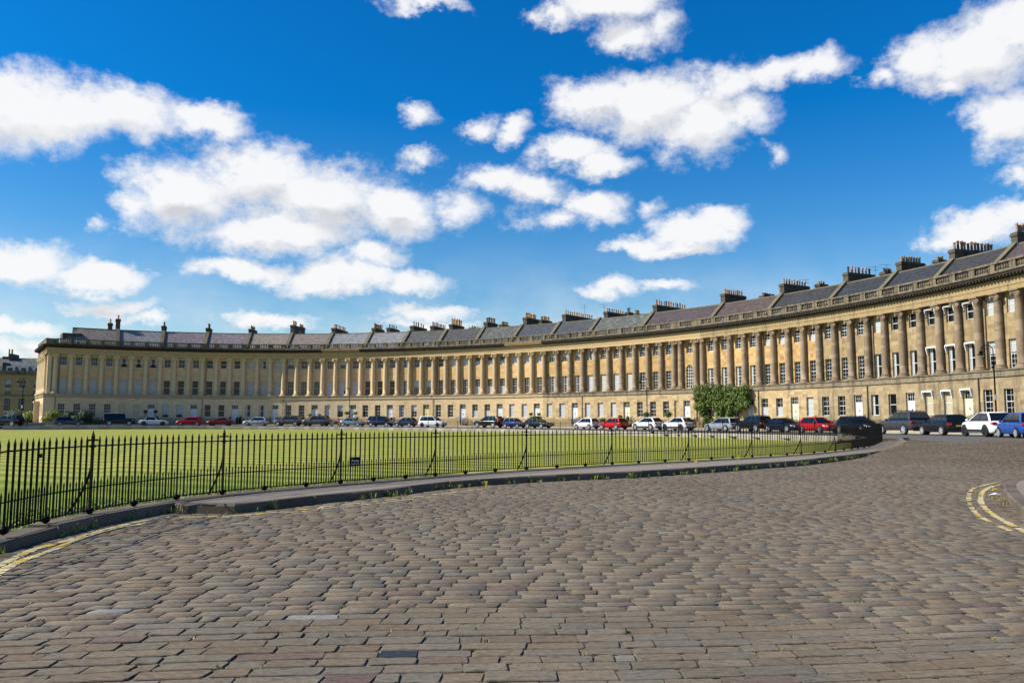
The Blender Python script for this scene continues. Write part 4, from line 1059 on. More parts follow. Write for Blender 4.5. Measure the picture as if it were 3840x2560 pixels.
for lst, me, nm in ((tall, MP, 'picket'), (short, MS, 'short_picket')):
    order = seg_sort(lst); far = MB()
    for r_, i in enumerate(order):
        q, rz = lst[i]
        if r_ < 300: obj(nm, me, fence, (q[0]-fo.x, q[1]-fo.y, q[2]-fo.z), rz)
        else:
            h = 1.26 if nm == 'picket' else .57; w = .014 if nm == 'picket' else .010
            x, y, z = q-np.array([fo.x, fo.y, fo.z]); far.box(x-w, x+w, y-w, y+w, z+.05, z+h-.08, skip='b'); far.lathe([(w*1.4, h-.09), (.001, h)], 4, (x, y, z))
    if far.v: obj(nm+'s', far.mesh(nm+'s', BLACKIRON), fence, kind='stuff')
railm.v = [(x-fo.x, y-fo.y, z-fo.z) for x, y, z in railm.v]; obj('rail', railm.mesh('rail', BLACKIRON), fence)
for px, py, w, h in ((131, 1708, .12, .055), (2448, 1620, .17, .06)):
    j = min(range(len(FP)-1), key=lambda i: abs(FOOT[i][0]-px)); a = FP[j]; X, Y, _ = ray(px, 1700); Yd = a[1]
    jn = j if FOOT[j][0] < px else j-1; t = (px-FOOT[jn][0])/(FOOT[jn+1][0]-FOOT[jn][0]); q = FP[jn]*(1-t)+FP[jn+1]*t
    d = FP[jn+1]-FP[jn]; mb = MB(); mb.box(-w/2, w/2, -.008, .008, -h/2, h/2)
    obj('joining_plate', mb.mesh('joining_plate', BLACKIRON), fence, (q[0]-fo.x, q[1]-fo.y, z_at(px, py, q[1])-fo.z), math.atan2(d[1], d[0]))

# sign on the fence
t = (1325-FOOT[8][0])/(FOOT[9][0]-FOOT[8][0]); q = FP[8]*(1-t)+FP[9]*t; d = FP[9]-FP[8]; rz = math.atan2(d[1], d[0])
nrm = np.array([d[1], -d[0]])/np.hypot(d[0], d[1])
cosv = 1.0
zc = z_at(1325, 1730, q[1]); hgt = 33/F_PX*q[1]; 
wid = 40/F_PX*q[1]/max(.35, abs(math.cos(rz)+math.sin(rz)*(-q[0])/q[1]))
sg = thing('private_sign', (q[0]+nrm[0]*.03, q[1]+nrm[1]*.03, zc), 'small black sign lettered Private Residents Only on the fence', 'sign', rz=rz)
mb = MB(); mb.box(-wid/2, wid/2, -.006, .006, -hgt/2, hgt/2); obj('board', mb.mesh('board', BLACKIRON), sg)
mb = MB()
for a, b, c, d_ in ((-1, 1, .93, 1), (-1, 1, -1, -.93)): mb.box(a*wid/2, b*wid/2, -.008, -.0062, c*hgt/2, d_*hgt/2)
obj('border', mb.mesh('border', simple('dull_trim', (.08, .08, .08), .5)), sg)
LET = simple('sign_lettering', (.75, .75, .75), .5)
for txt, size, z in (('Private', wid*.25, .10), ('Residents Only', wid*.115, -.24)):
    cu = bpy.data.curves.new('lettering', 'FONT'); cu.body = txt; cu.size = size; cu.align_x = 'CENTER'; cu.extrude = .001; cu.space_character = 1.0; cu.offset = .0006
    to = bpy.data.objects.new('tmp', cu); COL.objects.link(to); bpy.context.view_layer.update()
    me = bpy.data.meshes.new_from_object(to.evaluated_get(bpy.context.evaluated_depsgraph_get())); COL.objects.unlink(to)
    me.materials.clear(); me.materials.append(LET)
    lo_ = obj('lettering', me, sg, (0, -.0085, z*hgt-(size*.3)))
    lo_.rotation_euler = (math.pi/2, 0, 0)

# kerb and pavement on the near side --------------------------------------
KB = [(604,1908),(633,1913),(714,1927),(852,1927),(1046,1906),(1200,1886),(1404,1866),(1560,1845),(1710,1826),(1965,1808),(2200,1795),(2400,1786),(2706,1764),(3012,1740),(3257,1709),(3380,1690),(3418,1678),(3404,1668),(3379,1661)]
KBP = [np.array([*unp(x, y, .0+.05*smooth(6, 16, i)), .0+.05*smooth(6, 16, i)]) for i, (x, y) in enumerate(KB)]
# then round the end back to the far edge
last = KBP[-1]
e2 = P(s_join-1, DLAWN(s_join-1)+.0)+0
KBP = KBP[:-2]
ext = []
c_ = KBP[-1]
q1 = np.array([*P(s_e-1.0, DLAWN(s_e)-1.6)]); 
for t in np.linspace(.12, 1, 9):
    a_ = c_[:2]; m_ = np.array([c_[0]+2.6, c_[1]+4.0]); qq = (1-t)**2*a_+2*t*(1-t)*m_+t*t*q1; ext.append(np.array([qq[0], qq[1], .05+(G(*qq)-.05)*t]))
KBP += ext
KB3 = np.array(KBP); kl = polyline_len(KB3)
def along(Pn, ln, t): return np.array([np.interp(t, ln, Pn[:, k]) for k in range(Pn.shape[1])])
def run_stones(name, Pn, width, height, step, parent, seed, side=1, drop=.05, matt=KERB, base=.22):
    ln = polyline_len(Pn); t = 0; rnd = random.Random(seed); po = parent.location
    while t < ln[-1]-.2:
        L = min(step*rnd.uniform(.75, 1.3), ln[-1]-t); a = along(Pn, ln, t); b = along(Pn, ln, t+L); d = (b-a)[:2]; Ld = float(np.hypot(*d)); T = d/Ld; Nn = np.array([-T[1], T[0]])*side
        tn = rnd.uniform(.8, 1.2)*base; j = [rnd.uniform(-.008, .008) for _ in range(8)]
        mb = MB(); x0, x1 = .006, Ld-.006; hz = height; cx = .03
        pts = [(x0, j[0], -drop), (x1, j[1], -drop), (x1, width, -drop), (x0, width, -drop),
               (x0, j[0], hz-cx), (x1, j[1], hz-cx), (x0+.01, cx+j[2], hz+j[4]*.5), (x1-.01, cx+j[3], hz+j[5]*.5), (x1, width, hz), (x0, width, hz)]
        W = [(T[0]*x+Nn[0]*y, T[1]*x+Nn[1]*y, z) for x, y, z in pts]
        mb.poly(W, [(0, 1, 5, 4), (4, 5, 7, 6), (6, 7, 8, 9), (1, 2, 8, 7, 5), (3, 0, 4, 6, 9), (2, 3, 9, 8)], tone=(tn, tn*.80, tn*.60))
        obj(name, mb.mesh(name, matt), parent, (a[0]-po.x, a[1]-po.y, a[2]-po.z)); t += L
# direction of the kerb runs rightwards; lawn side is to its left
kerbp = obj('pavement', None, None, tuple(KBP[4])); kerbp['kind'] = 'structure'
kerbp.empty_display_size = .1
run_stones('kerb_stone', KB3, .22, .15, 1.0, kerbp, 4, base=.12)
# plinth under the fence
FL3 = FPA.copy()
pd = np.gradient(FL3[:, :2], axis=0); pd /= np.hypot(*pd.T)[:, None]; nn = np.stack([pd[:, 1], -pd[:, 0]], 1)
PLN = FL3.copy(); PLN[:, :2] += nn*.24; PLN[:, 2] = 0
fp = obj('fence_plinth', None, None, tuple(FP[8])); tagm(fp, 'low stone plinth blocks carrying the near iron fence', 'plinth')
run_stones('plinth_stone', np.c_[PLN[:, :2], FPA[:, 2]-.22], .42, .22, 1.25, fp, 9, base=.13, drop=.12)
# pavement surface between plinth and kerb
g = MB()
from mathutils.geometry import tessellate_polygon
pl2 = np.c_[PLN[:, :2], FPA[:, 2]]
i_start = i0+4
kd = np.gradient(KB3[:, :2], axis=0); kd /= np.hypot(*kd.T)[:, None]
fine_k = [along(KB3, kl, t) for t in np.linspace(0, kl[-1], 140)]
inner_k = []
for q in fine_k:
    j = int(np.argmin(np.hypot(KB3[:, 0]-q[0], KB3[:, 1]-q[1]))); d = kd[j]
    inner_k.append((q[0]-d[1]*.18, q[1]+d[0]*.18, q[2]+.144))
sub = pl2[i_start-1:]
jj = int(np.argmin(np.hypot(sub[:, 0]-KB3[-1][0], sub[:, 1]-KB3[-1][1])))
sub = sub[:jj+1]; slen = polyline_len(sub)
inner_p = []
for t in np.linspace(0, slen[-1], 120):
    q = along(sub, slen, t); inner_p.append((q[0], q[1], q[2]-.02))
ring = [Vector(p) for p in inner_k+inner_p[::-1]]
tri = tessellate_polygon([[Vector((p.x, p.y, 0)) for p in ring]])
po = kerbp.location
g.poly([(p.x-po.x, p.y-po.y, p.z-po.z) for p in ring], [tuple(t) for t in tri])
obj('pavement_surface', g.mesh('pavement_surface', PAVEM), kerbp)

# raised corner on the right
RC = [(3900, 2010), (3838, 1938), (3800, 1905), (3778, 1880), (3766, 1860), (3764, 1845), (3768, 1834), (3790, 1822), (3900, 1808)]
RCP = np.array([[*unp(x, y, 0), 0] for x, y in RC])
RCP = np.vstack([[RCP[0][0]+.3, RCP[0][1]-3.5, 0], RCP, [RCP[-1][0]+12, RCP[-1][1]+3, 0]])
rc = obj('corner_pavement', None, None, tuple(RCP[4])); rc['kind'] = 'structure'
run_stones('kerb_stone', RCP[::-1], .24, .17, .62, rc, 21, side=1, base=.13)
g = MB(); inner = []
pd = np.gradient(RCP[:, :2], axis=0); pd /= np.hypot(*pd.T)[:, None]; nn2 = np.stack([pd[:, 1], -pd[:, 0]], 1)
pts = [(x+n_[0]*.2, y+n_[1]*.2, .165) for (x, y, _), n_ in zip(RCP, nn2)]+[(40, 12, .17), (30, 4, .17)]
ro = rc.location; g.poly([(x-ro.x, y-ro.y, z-ro.z) for x, y, z in pts], [tuple(range(len(pts)))]); obj('pavement_surface', g.mesh('pavement_surface', PAVEM), rc)

# cobbled road: bed and setts ------------------------------------------------
blockpoly = [tuple(q[:2]) for q in PLN]+[tuple(q) for q in FAR]+[(-100, 100), (-100, -30)]
def inside(poly, x, y):
    c = np.zeros(x.shape, bool); n = len(poly)
    for i in range(n):
        x0, y0 = poly[i]; x1, y1 = poly[(i+1) % n]
        with np.errstate(divide='ignore', invalid='ignore'):
            cond = ((y0 > y) != (y1 > y)) & (x < (x1-x0)*(y-y0)/(y1-y0+1e-12)+x0)
        c ^= cond
    return c
pavpoly = [tuple(q[:2]) for q in KB3]+[tuple(q[:2]) for q in sub[::-1]]
rcpoly = [p[:2] for p in pts]
_pp = _PP
def Dgrid(x, y):
    d = np.full(x.shape, 1e9); si = np.zeros(x.shape)
    for k in list(range(0, len(_ss), 3))+[len(_ss)-1]:
        dk = np.hypot(x-_pp[k, 0], y-_pp[k, 1]); m_ = dk < d; d[m_] = dk[m_]; si[m_] = _ss[k]
    return d, si
END = []
def Ggrid(x, y):
    D, s = Dgrid(x, y); END.append(s > 79); t = np.clip((D-14.5)/12.5, 0, 1); k = 1-t*t*(3-2*t)
    return np.polyval(_c, np.clip(s, -118, 58))*k, D
# bed
xs = np.arange(-14, 60, 1.0); ys = np.arange(-12, 90, 1.0); XX, YY = np.meshgrid(xs, ys, indexing='ij'); ZZ, DD = Ggrid(XX, YY); DD = np.where(END[-1], 50, DD)
g = MB(); nx, ny = XX.shape
g.v = [(XX[i, j], YY[i, j], ZZ[i, j]-.011-(.05 if DD[i, j] < 19.0 else 0)) for i in range(nx) for j in range(ny)]
cxx = XX+.5; cyy = YY+.5
ins = inside([(q[0]-n_[0]*.9, q[1]-n_[1]*.9) for q, n_ in zip(PLN[:, :2], nn)]+[tuple(q) for q in FAR]+[(-100, 100), (-100, -30)], cxx, cyy)
for i in range(nx-1):
    for j in range(ny-1):
        if ins[i, j] or DD[i, j] < 18.2: continue
        g.f.append((i*ny+j, (i+1)*ny+j, (i+1)*ny+j+1, i*ny+j+1)); g.t.append(1); g.m.append(0)
bed = struct('road', g, MORTAR)

def row_y(Y0, X): 
    k = math.exp(-max(0, Y0-4)/7)
    return Y0+.055*X*k+.03*X*X*np.sign(X)*k*.8
rows = []; Y0 = 1.2
while Y0 < 66:
    h = .188*random.uniform(.84, 1.16); rows.append((Y0, h)); Y0 += h
cx, cy, cw, ch_, ct, sl_ = [], [], [], [], [], []
TONES = np.array([(.190, .152, .110), (.178, .150, .114), (.195, .156, .110), (.176, .136, .098), (.168, .146, .116), (.192, .158, .120), (.184, .140, .096), (.180, .150, .112)])
for Y0, h in rows:
    hw = .70*Y0+3.5; x = -min(hw, 14)+random.uniform(0, .3); xe = min(hw, 55)
    while x < xe:
        w = float(np.clip(random.gauss(.325, .095), .14, .62))
        xm = x+w/2; cx.append(xm); cy.append(row_y(Y0+h/2, xm)); cw.append(w); ch_.append(h)
        sl_.append((row_y(Y0, xm+.1)-row_y(Y0, xm-.1))/.2)
        t = TONES[random.randrange(len(TONES))]*random.uniform(.93, 1.07)
        u = random.random()
        if u < .004: t = np.array((.215, .20, .17))
        elif u < .010: t = np.array((.12, .11, .105))
        elif u < .045: t = np.array((.165, .122, .098))
        ct.append(t); x += w
cx = np.array(cx); cy = np.array(cy); cw = np.array(cw); ch_ = np.array(ch_); ct = np.array(ct)*np.array([.91, .89, .845]); sl_ = np.array(sl_)
gz, gD = Ggrid(cx, cy); gD = np.where(END[-1], 50, gD)
ok = ~inside(blockpoly, cx, cy) & ~inside(pavpoly, cx, cy) & ~inside(rcpoly, cx, cy) & (gD > 18.4) & (cy > .8)
cx, cy, cw, ch_, ct, sl_, gz = cx[ok], cy[ok], cw[ok], ch_[ok], ct[ok], sl_[ok], gz[ok]
# the dark sett and the pale ones one can pick out in the photograph
def force(px, py, col):
    X, Y = unp(px, py, 0); i = int(np.argmin(np.hypot(cx-X, cy-Y))); ct[i] = col
force(1475, 2447, (.030, .035, .045)); force(405, 2285, (.215, .20, .175)); force(1165, 2310, (.24, .225, .195)); force(1320, 2535, (.13, .085, .072)); force(1900, 2205, (.15, .10, .085)); force(3720, 2268, (.13, .085, .075))
N_ = len(cx)
rd = RNG
gap = .006
hw = cw/2-.0052; hh = ch_/2-.0050
top = gz+rd.normal(0, .0018, N_)
tx = rd.normal(0, .0045, N_); ty = rd.normal(0, .006, N_)        # tilt
# 8-sided top with rounded corners: corner cut sizes
cc = rd.uniform(.006, .024, (N_, 4)).clip(0, .4*hh[:, None])
sx = np.array([1, 1, -1, -1]); sy = np.array([-1, 1, 1, -1])
def outline(scale_in, yin=None):
    yin = scale_in if yin is None else yin
    pts = np.zeros((N_, 8, 2)); 
    jx = J[:, :, 0]; jy = J[:, :, 1]
    a = hw-scale_in; b = hh-yin
    seq = [(1, -1, 0), (1, 1, 1), (-1, 1, 2), (-1, -1, 3)]
    for k, (s1, s2, ci) in enumerate(seq):
        c = cc[:, ci]
        X = s1*a+jx[:, ci]; Y = s2*b+jy[:, ci]
        if k % 2 == 0: p1 = (X-s1*c, Y); p2 = (X, Y-s2*c)
        else: p1 = (X, Y-s2*c); p2 = (X-s1*c, Y)
        pts[:, 2*k, 0], pts[:, 2*k, 1] = p1; pts[:, 2*k+1, 0], pts[:, 2*k+1, 1] = p2
    return pts
J = rd.normal(0, 1, (N_, 4, 2))*np.array([.0075, .0045])
T1 = outline(.006, .009); T0 = outline(0.0)
def world(pts, zoff, tilt=True):
    X = pts[..., 0]; Y = pts[..., 1]+X*sl_[:, None]
    z = top[:, None]+zoff+(X*tx[:, None]+Y*ty[:, None] if tilt else X*0)
    return np.stack([cx[:, None]+X, cy[:, None]+Y, z], -1)
VT = world(T1, 0.0); VM = world(T0, -.006); VB = world(T0, -.03, False)
ALLV = np.concatenate([VT, VM, VB], 1)           # N,24,3
fc = [list(range(8))]
quads = []
for ring in (0, 8):
    for k in range(8): quads.append((ring+(k+1) % 8, ring+k, ring+8+k, ring+8+(k+1) % 8))
dist = np.hypot(cx, cy); vis = (np.abs(cx) < .625*cy+.35) & (cy > 4.2)
order = np.argsort(np.where(vis, dist, 1e6)); single = set(order[:300].tolist())
GRIME = np.array([1.0]+[.66]*8+[.38]*8, np.float32)      # dirt packed into the joints
def sett_mesh(idx):
    idx = np.array(idx); n = len(idx); V = ALLV[idx].reshape(-1, 3)
    base = (np.arange(n)*24)[:, None]
    loops_top = (base+np.arange(8)[None]).reshape(n, 8)
    q = np.array(quads); lq = (base[:, :, None]+q[None]).reshape(n, -1, 4)
    me = bpy.data.meshes.new('setts'); me.vertices.add(len(V)); me.vertices.foreach_set('co', V.astype(np.float32).ravel())
    loops = np.concatenate([loops_top.reshape(n, -1), lq.reshape(n, -1)], 1).ravel()
    tot = np.tile(np.array([8]+[4]*16), n); start = np.concatenate([[0], np.cumsum(tot)[:-1]])
    me.loops.add(len(loops)); me.loops.foreach_set('vertex_index', loops.astype(np.int32))
    me.polygons.add(len(tot)); me.polygons.foreach_set('loop_start', start.astype(np.int32)); me.polygons.foreach_set('loop_total', tot.astype(np.int32))
    me.update(calc_edges=True); me.validate()
    at = me.attributes.new('tone', 'FLOAT_COLOR', 'FACE'); c = np.ones((n, 17, 4), np.float32); c[:, :, :3] = ct[idx][:, None, :]*GRIME[None, :, None]; at.data.foreach_set('color', c.ravel())
    me.materials.append(SETT); return me
for i in sorted(single):
    q = np.array(quads); me = bpy.data.meshes.new('sett'); V = ALLV[i]-np.array([cx[i], cy[i], gz[i]])
    me.from_pydata(V.tolist(), [], [tuple(range(8))]+[tuple(int(a) for a in f) for f in quads]); 
    at = me.attributes.new('tone', 'FLOAT_COLOR', 'FACE'); c = np.ones((17, 4), np.float32); c[:, :3] = ct[i]*GRIME[:, None]; at.data.foreach_set('color', c.ravel()); me.materials.append(SETT)
    obj('sett', me, bed, (cx[i], cy[i], gz[i]))
obj('setts', sett_mesh([i for i in range(N_) if i not in single]), bed, kind='stuff')

# double yellow lines, worn and broken, painted over the setts
PAINT = groundmat('yellow_paint', (.50, .40, .17), (.62, .52, .30), 9, .7); PAINT2 = groundmat('yellow_paint_strong', (.60, .36, .03), (.58, .42, .10), 9, .7)
def yline(pxs, width, wear, seed, parent):
    W = np.array([[*unp(x, y, .0)] for x, y in pxs]); ln = polyline_len(W); rnd = random.Random(seed); t = 0; mb = MB()
    while t < ln[-1]-.1:
        L = rnd.uniform(.07, .26); a = along(W, ln, t); b = along(W, ln, min(ln[-1], t+L)); d = b-a; n_ = np.array([-d[1], d[0]])/max(1e-6, np.hypot(*d))
        if rnd.random() > wear:
            w0 = width*rnd.uniform(.6, 1.1)/2; w1 = width*rnd.uniform(.6, 1.1)/2; e = rnd.uniform(.005, .03); D = d/np.hypot(*d)
            ps = [a+D*e-n_*w0, a+D*L*.5-n_*(w0+w1)/2*rnd.uniform(.85, 1.1), b-D*e-n_*w1, b-D*e*.3+n_*w1*.8, a+D*L*.5+n_*w0*rnd.uniform(.85, 1.1), a+D*e*.3+n_*w0*.8]
            zg = [0.0075+.0]*6
            mb.poly([(q[0], q[1], z) for q, z in zip(ps, zg)], [tuple(range(6))], mi=1 if rnd.random() < .22 else 0)
        t += L
    obj('yellow_line', mb.mesh('yellow_line', [PAINT, PAINT2]), parent, kind='stuff')
c1 = lambda L: [(x/1.96, 1600+y/1.96) for x, y in L]
yline(c1([(-260, 1180), (0, 1015), (250, 900), (500, 835), (800, 750), (1000, 700), (1200, 668)]), .13, .05, 1, bed)
yline(c1([(-260, 1260), (0, 1065), (130, 995), (400, 900), (600, 815), (850, 745), (1000, 720), (1110, 700)]), .13, .06, 2, bed)
yline(c1([(1200, 668), (1450, 661), (1740, 655), (2100, 620), (2350, 598)])+[(1200, 1901), (1404, 1881), (1710, 1845), (1853, 1828)], .09, .30, 3, bed)
yline(c1([(1280, 672), (1450, 668), (1740, 664), (2100, 632), (2350, 610)])+[(1200, 1908), (1404, 1888), (1710, 1852)], .07, .5, 5, bed)
cz = lambda L: [(3600+x*.11478, 1780+y*.11478) for x, y in L]
yline(cz([(1420, 300), (1150, 350), (900, 440), (760, 540), (700, 640), (680, 760), (690, 880), (740, 990), (850, 1110), (1000, 1240), (1200, 1380), (1450, 1520), (1900, 1750), (2400, 2000)]), .13, .16, 7, bed)
yline(cz([(1200, 250), (850, 330), (560, 400), (380, 480), (310, 600), (290, 740), (290, 860), (350, 1040), (460, 1190), (600, 1330), (850, 1480), (1200, 1640), (1700, 1860)]), .10, .34, 8, bed)

# litter on the right
mb = MB(); X, Y = unp(3730, 1859, 0); rn = random.Random(2)
pts = [(-.16, 0, .01), (-.05, .05, .03), (.03, .03, .06), (.13, .06, .02), (.15, -.02, .015), (.02, -.04, .035), (-.08, -.03, .02)]
mb.poly(pts, [(0, 1, 6), (1, 2, 5, 6), (2, 3, 4, 5)]); tagm(obj('paper_litter', mb.mesh('paper_litter', WHITE), None, (X, Y, .012)), 'crumpled scrap of white paper lying by the right kerb', 'litter')

# weeds along the kerbs, moss in the joints
def tuft(mb, x, y, z, h, n, rnd, spread=.06, mi=0):
    for _ in range(n):
        a = rnd.uniform(0, 6.28); r = rnd.uniform(0, spread); hh_ = h*rnd.uniform(.5, 1.1); lean = rnd.uniform(.1, .7)*hh_; w = rnd.uniform(.004, .011)
        bx, by = x+math.cos(a)*r, y+math.sin(a)*r; a2 = rnd.uniform(0, 6.28); dx, dy = math.cos(a2), math.sin(a2)
        mb.poly([(bx-dy*w, by+dx*w, z), (bx+dy*w, by-dx*w, z), (bx+dx*lean+dy*w*.6, by+dy*lean-dx*w*.6, z+hh_*.7), (bx+dx*lean*1.5, by+dy*lean*1.5, z+hh_)], [(0, 1, 2, 3)], tone=rnd.random(), mi=mi)
rnd = random.Random(31)
W_ = MB()
for k in range(230):
    t = rnd.uniform(0, kl[-1]*.86)
    if rnd.random() < .35: t = rnd.choice([.3, 1.2, 6, 8, 8.6, 14, 17, 20, 23, 28, 31, 36])+rnd.gauss(0, .35); t = max(0, t)
    q = along(KB3, kl, t); b = along(KB3, kl, min(kl[-1], t+.3)); d = (b-q)[:2]; d /= np.hypot(*d)+1e-9; off = rnd.uniform(.0, .12)
    x, y = q[0]+d[1]*off, q[1]-d[0]*off; tuft(W_, x, y, q[2]-.01, rnd.uniform(.04, .17), rnd.randint(6, 22), rnd, mi=rnd.choice((0, 0, 1, 2)))
for k in range(60):
    i = rnd.randrange(i0-1, i0+16); t = rnd.random(); q = PLN[i]*(1-t)+PLN[i+1]*t; n_ = nn[i]; tuft(W_, q[0]+n_[0]*.03, q[1]+n_[1]*.03, .0, rnd.uniform(.04, .15), rnd.randint(6, 18), rnd, mi=rnd.choice((0, 1, 2)))
for cx_, cy_ in ((3775, 1883), (3768, 1890), (3730, 1868), (3660, 1855), (3690, 1862), (3745, 1876)):
    X, Y = unp(cx_, cy_, 0); tuft(W_, X, Y, 0, .06, 26, rnd, .12, 2)
obj('kerb_weeds', W_.mesh('kerb_weeds', [LEAF, LEAFY, LEAFO]), None, kind='stuff', label='green weeds growing along the foot of the kerbs', category='weeds')
M_ = MB(); vis_i = [i for i in range(N_) if vis[i] and dist[i] < 24]
for k in range(330):
    i = rnd.choice(vis_i) if k > 90 else rnd.choice([j for j in order[:700].tolist()]); x = cx[i]+hw[i]+gap if rnd.random() < .6 else cx[i]+rnd.uniform(-1, 1)*hw[i]; y = cy[i]+rnd.uniform(-1, 1)*hh[i] if x > cx[i]+hw[i] else cy[i]-hh[i]-gap
    x += rnd.gauss(0, .01); tuft(M_, x, y, gz[i]-.012, rnd.uniform(.012, .032), rnd.randint(6, 16), rnd, .03, rnd.choice((0, 2, 2, 2)))
obj('joint_moss', M_.mesh('joint_moss', [LEAF, LEAFY, LEAFO]), None, kind='stuff', label='ochre moss and grass sprouting between the road setts', category='moss')
# small flowering weeds one can pick out
for j, (px, py, h) in enumerate(((2510, 1770, .18), (2612, 1752, .26), (2770, 1737, .28), (2905, 1726, .2), (3110, 1715, .15), (1822, 1830, .16), (3726, 1840, .05))):
    X, Y = unp(px, py, .0); t_ = MB(); tuft(t_, 0, 0, 0, h, 16, rnd, .08)
    fz_ = MB()
    for _ in range(7): a = rnd.uniform(0, 6.28); r = rnd.uniform(0, .1); x, y, z = math.cos(a)*r, math.sin(a)*r, h*rnd.uniform(.8, 1.1); fz_.lathe([(.002, z-.008), (.016, z), (.004, z+.008)], 6, (x, y, 0)); t_.tube((0, 0, 0), (x, y, z), .002, n=3)
    w = thing('flowering_weed', (X, Y, .0), ['yellow flowering weed at the kerb, left of the tall clump', 'tall yellow flowering weed against the middle of the kerb', 'bushiest yellow flowering weed against the dark kerb', 'yellow weed right of the bushiest one on the kerb', 'low yellow weed near the rounded end of the kerb', 'small yellow weed by the kerb below the third fence stay', 'single yellow bloom beside the litter at the right kerb'][j], 'weed', 'yellow flowering weeds')
    obj('leaves', t_.mesh('leaves', LEAFY), w); obj('flowers', fz_.mesh('flowers', FLOWER), w)
# longer grass under the near fence
rnd = random.Random(5); gm = MB()
for k in range(5200):
    i = rnd.randrange(i0-3, i0+12); t = rnd.random(); q = FPA[i]*(1-t)+FPA[i+1]*t; n_ = nn[i]; off = -.2-abs(rnd.gauss(0, .5)); x, y = q[0]+n_[0]*off, q[1]+n_[1]*off
    tuft(gm, x, y, q[2]-.035, rnd.uniform(.025, .06), 3, rnd, .05)
obj('verge_grass', gm.mesh('verge_grass', leafmat('verge_leaf', (.10, .16, .015), (.26, .28, .05))), None, kind='stuff', label='fine grass blades behind the near iron fence', category='grass')

# ------------------------------------------------------------------ railings in front of the houses
def picket_row(mb, s0, s1, D, z, h, step=.14, gaps=()):
    n = int((s1-s0)/step); 
    for i in range(n):
        s = s0+(s1-s0)*(i+.5)/n
        if any(a < s < b for a, b in gaps): continue
        q = P(s, D); w = .012; mb.box(q[0]-w, q[0]+w, q[1]-w, q[1]+w, z, z+h, skip='bt'); mb.poly([(q[0]-w*1.3, q[1], z+h), (q[0]+w*1.3, q[1], z+h), (q[0], q[1], z+h+.1)], [(0, 1, 2)])
for n_, args in enumerate(HL):
    c0, c1 = args[0], args[1]; 
    if c0 == 1: continue
    h = HOUSES[c0]; o = h.location; mb = MB(); gaps = []
    for b in range(c0, c1):
        if ST[b][0] == 'D': m = (S[b]+S[b+1])/2; gaps.append((m-.65, m+.65))
    z = zroad((S[c0]+S[c1])/2)+.16
    picket_row(mb, S[c0]+.05, S[c1]-.05, 2.3, z, 1.15, .15, gaps)
    xs_ = [S[c0]+.05]+[v for g_ in gaps for v in g_]+[S[c1]-.05]
    for a, b in zip(xs_[::2], xs_[1::2]):
        ss = list(np.linspace(a, b, 5))
        for zz in (.08, 1.0): sweep(mb, [(2.31, z+zz), (2.31, z+zz+.035), (2.29, z+zz+.035)], ss)
        for s in (a, b):        # returns to the door
            for k in range(12):
                q = P(s, 2.3-k*.15); w = .012; mb.box(q[0]-w, q[0]+w, q[1]-w, q[1]+w, z, max(z+.2, z+1.15+(ZT-z)*k/12), skip='bt')
    mid = P((S[c0]+S[c1])/2, 2.3); ref = (mid[0], mid[1], z); mb.v = [(x-ref[0], y-ref[1], zz-ref[2]) for x, y, zz in mb.v]
    r_ = thing('area_railing', ref, 'black spiked railing before the '+args[4].replace('terrace ', '').replace('house ', 'house ', 1), 'railing', 'black railings in front of the houses')
    lab = r_['label'].split(); r_['label'] = ' '.join(lab[:16])
    obj('pickets', mb.mesh('pickets', BLACKIRON), r_, kind='stuff')
    kb = MB(); sweep(kb, [(2.42, z-.05), (2.42, z+.10), (2.18, z+.10), (2.18, z-.05)], list(np.linspace(S[c0]+.01, S[c1]-.01, 5)))
    kb.v = [(x-ref[0], y-ref[1], zz-ref[2]) for x, y, zz in kb.v]; obj('plinth', kb.mesh('plinth', LEDGE[0]), r_)

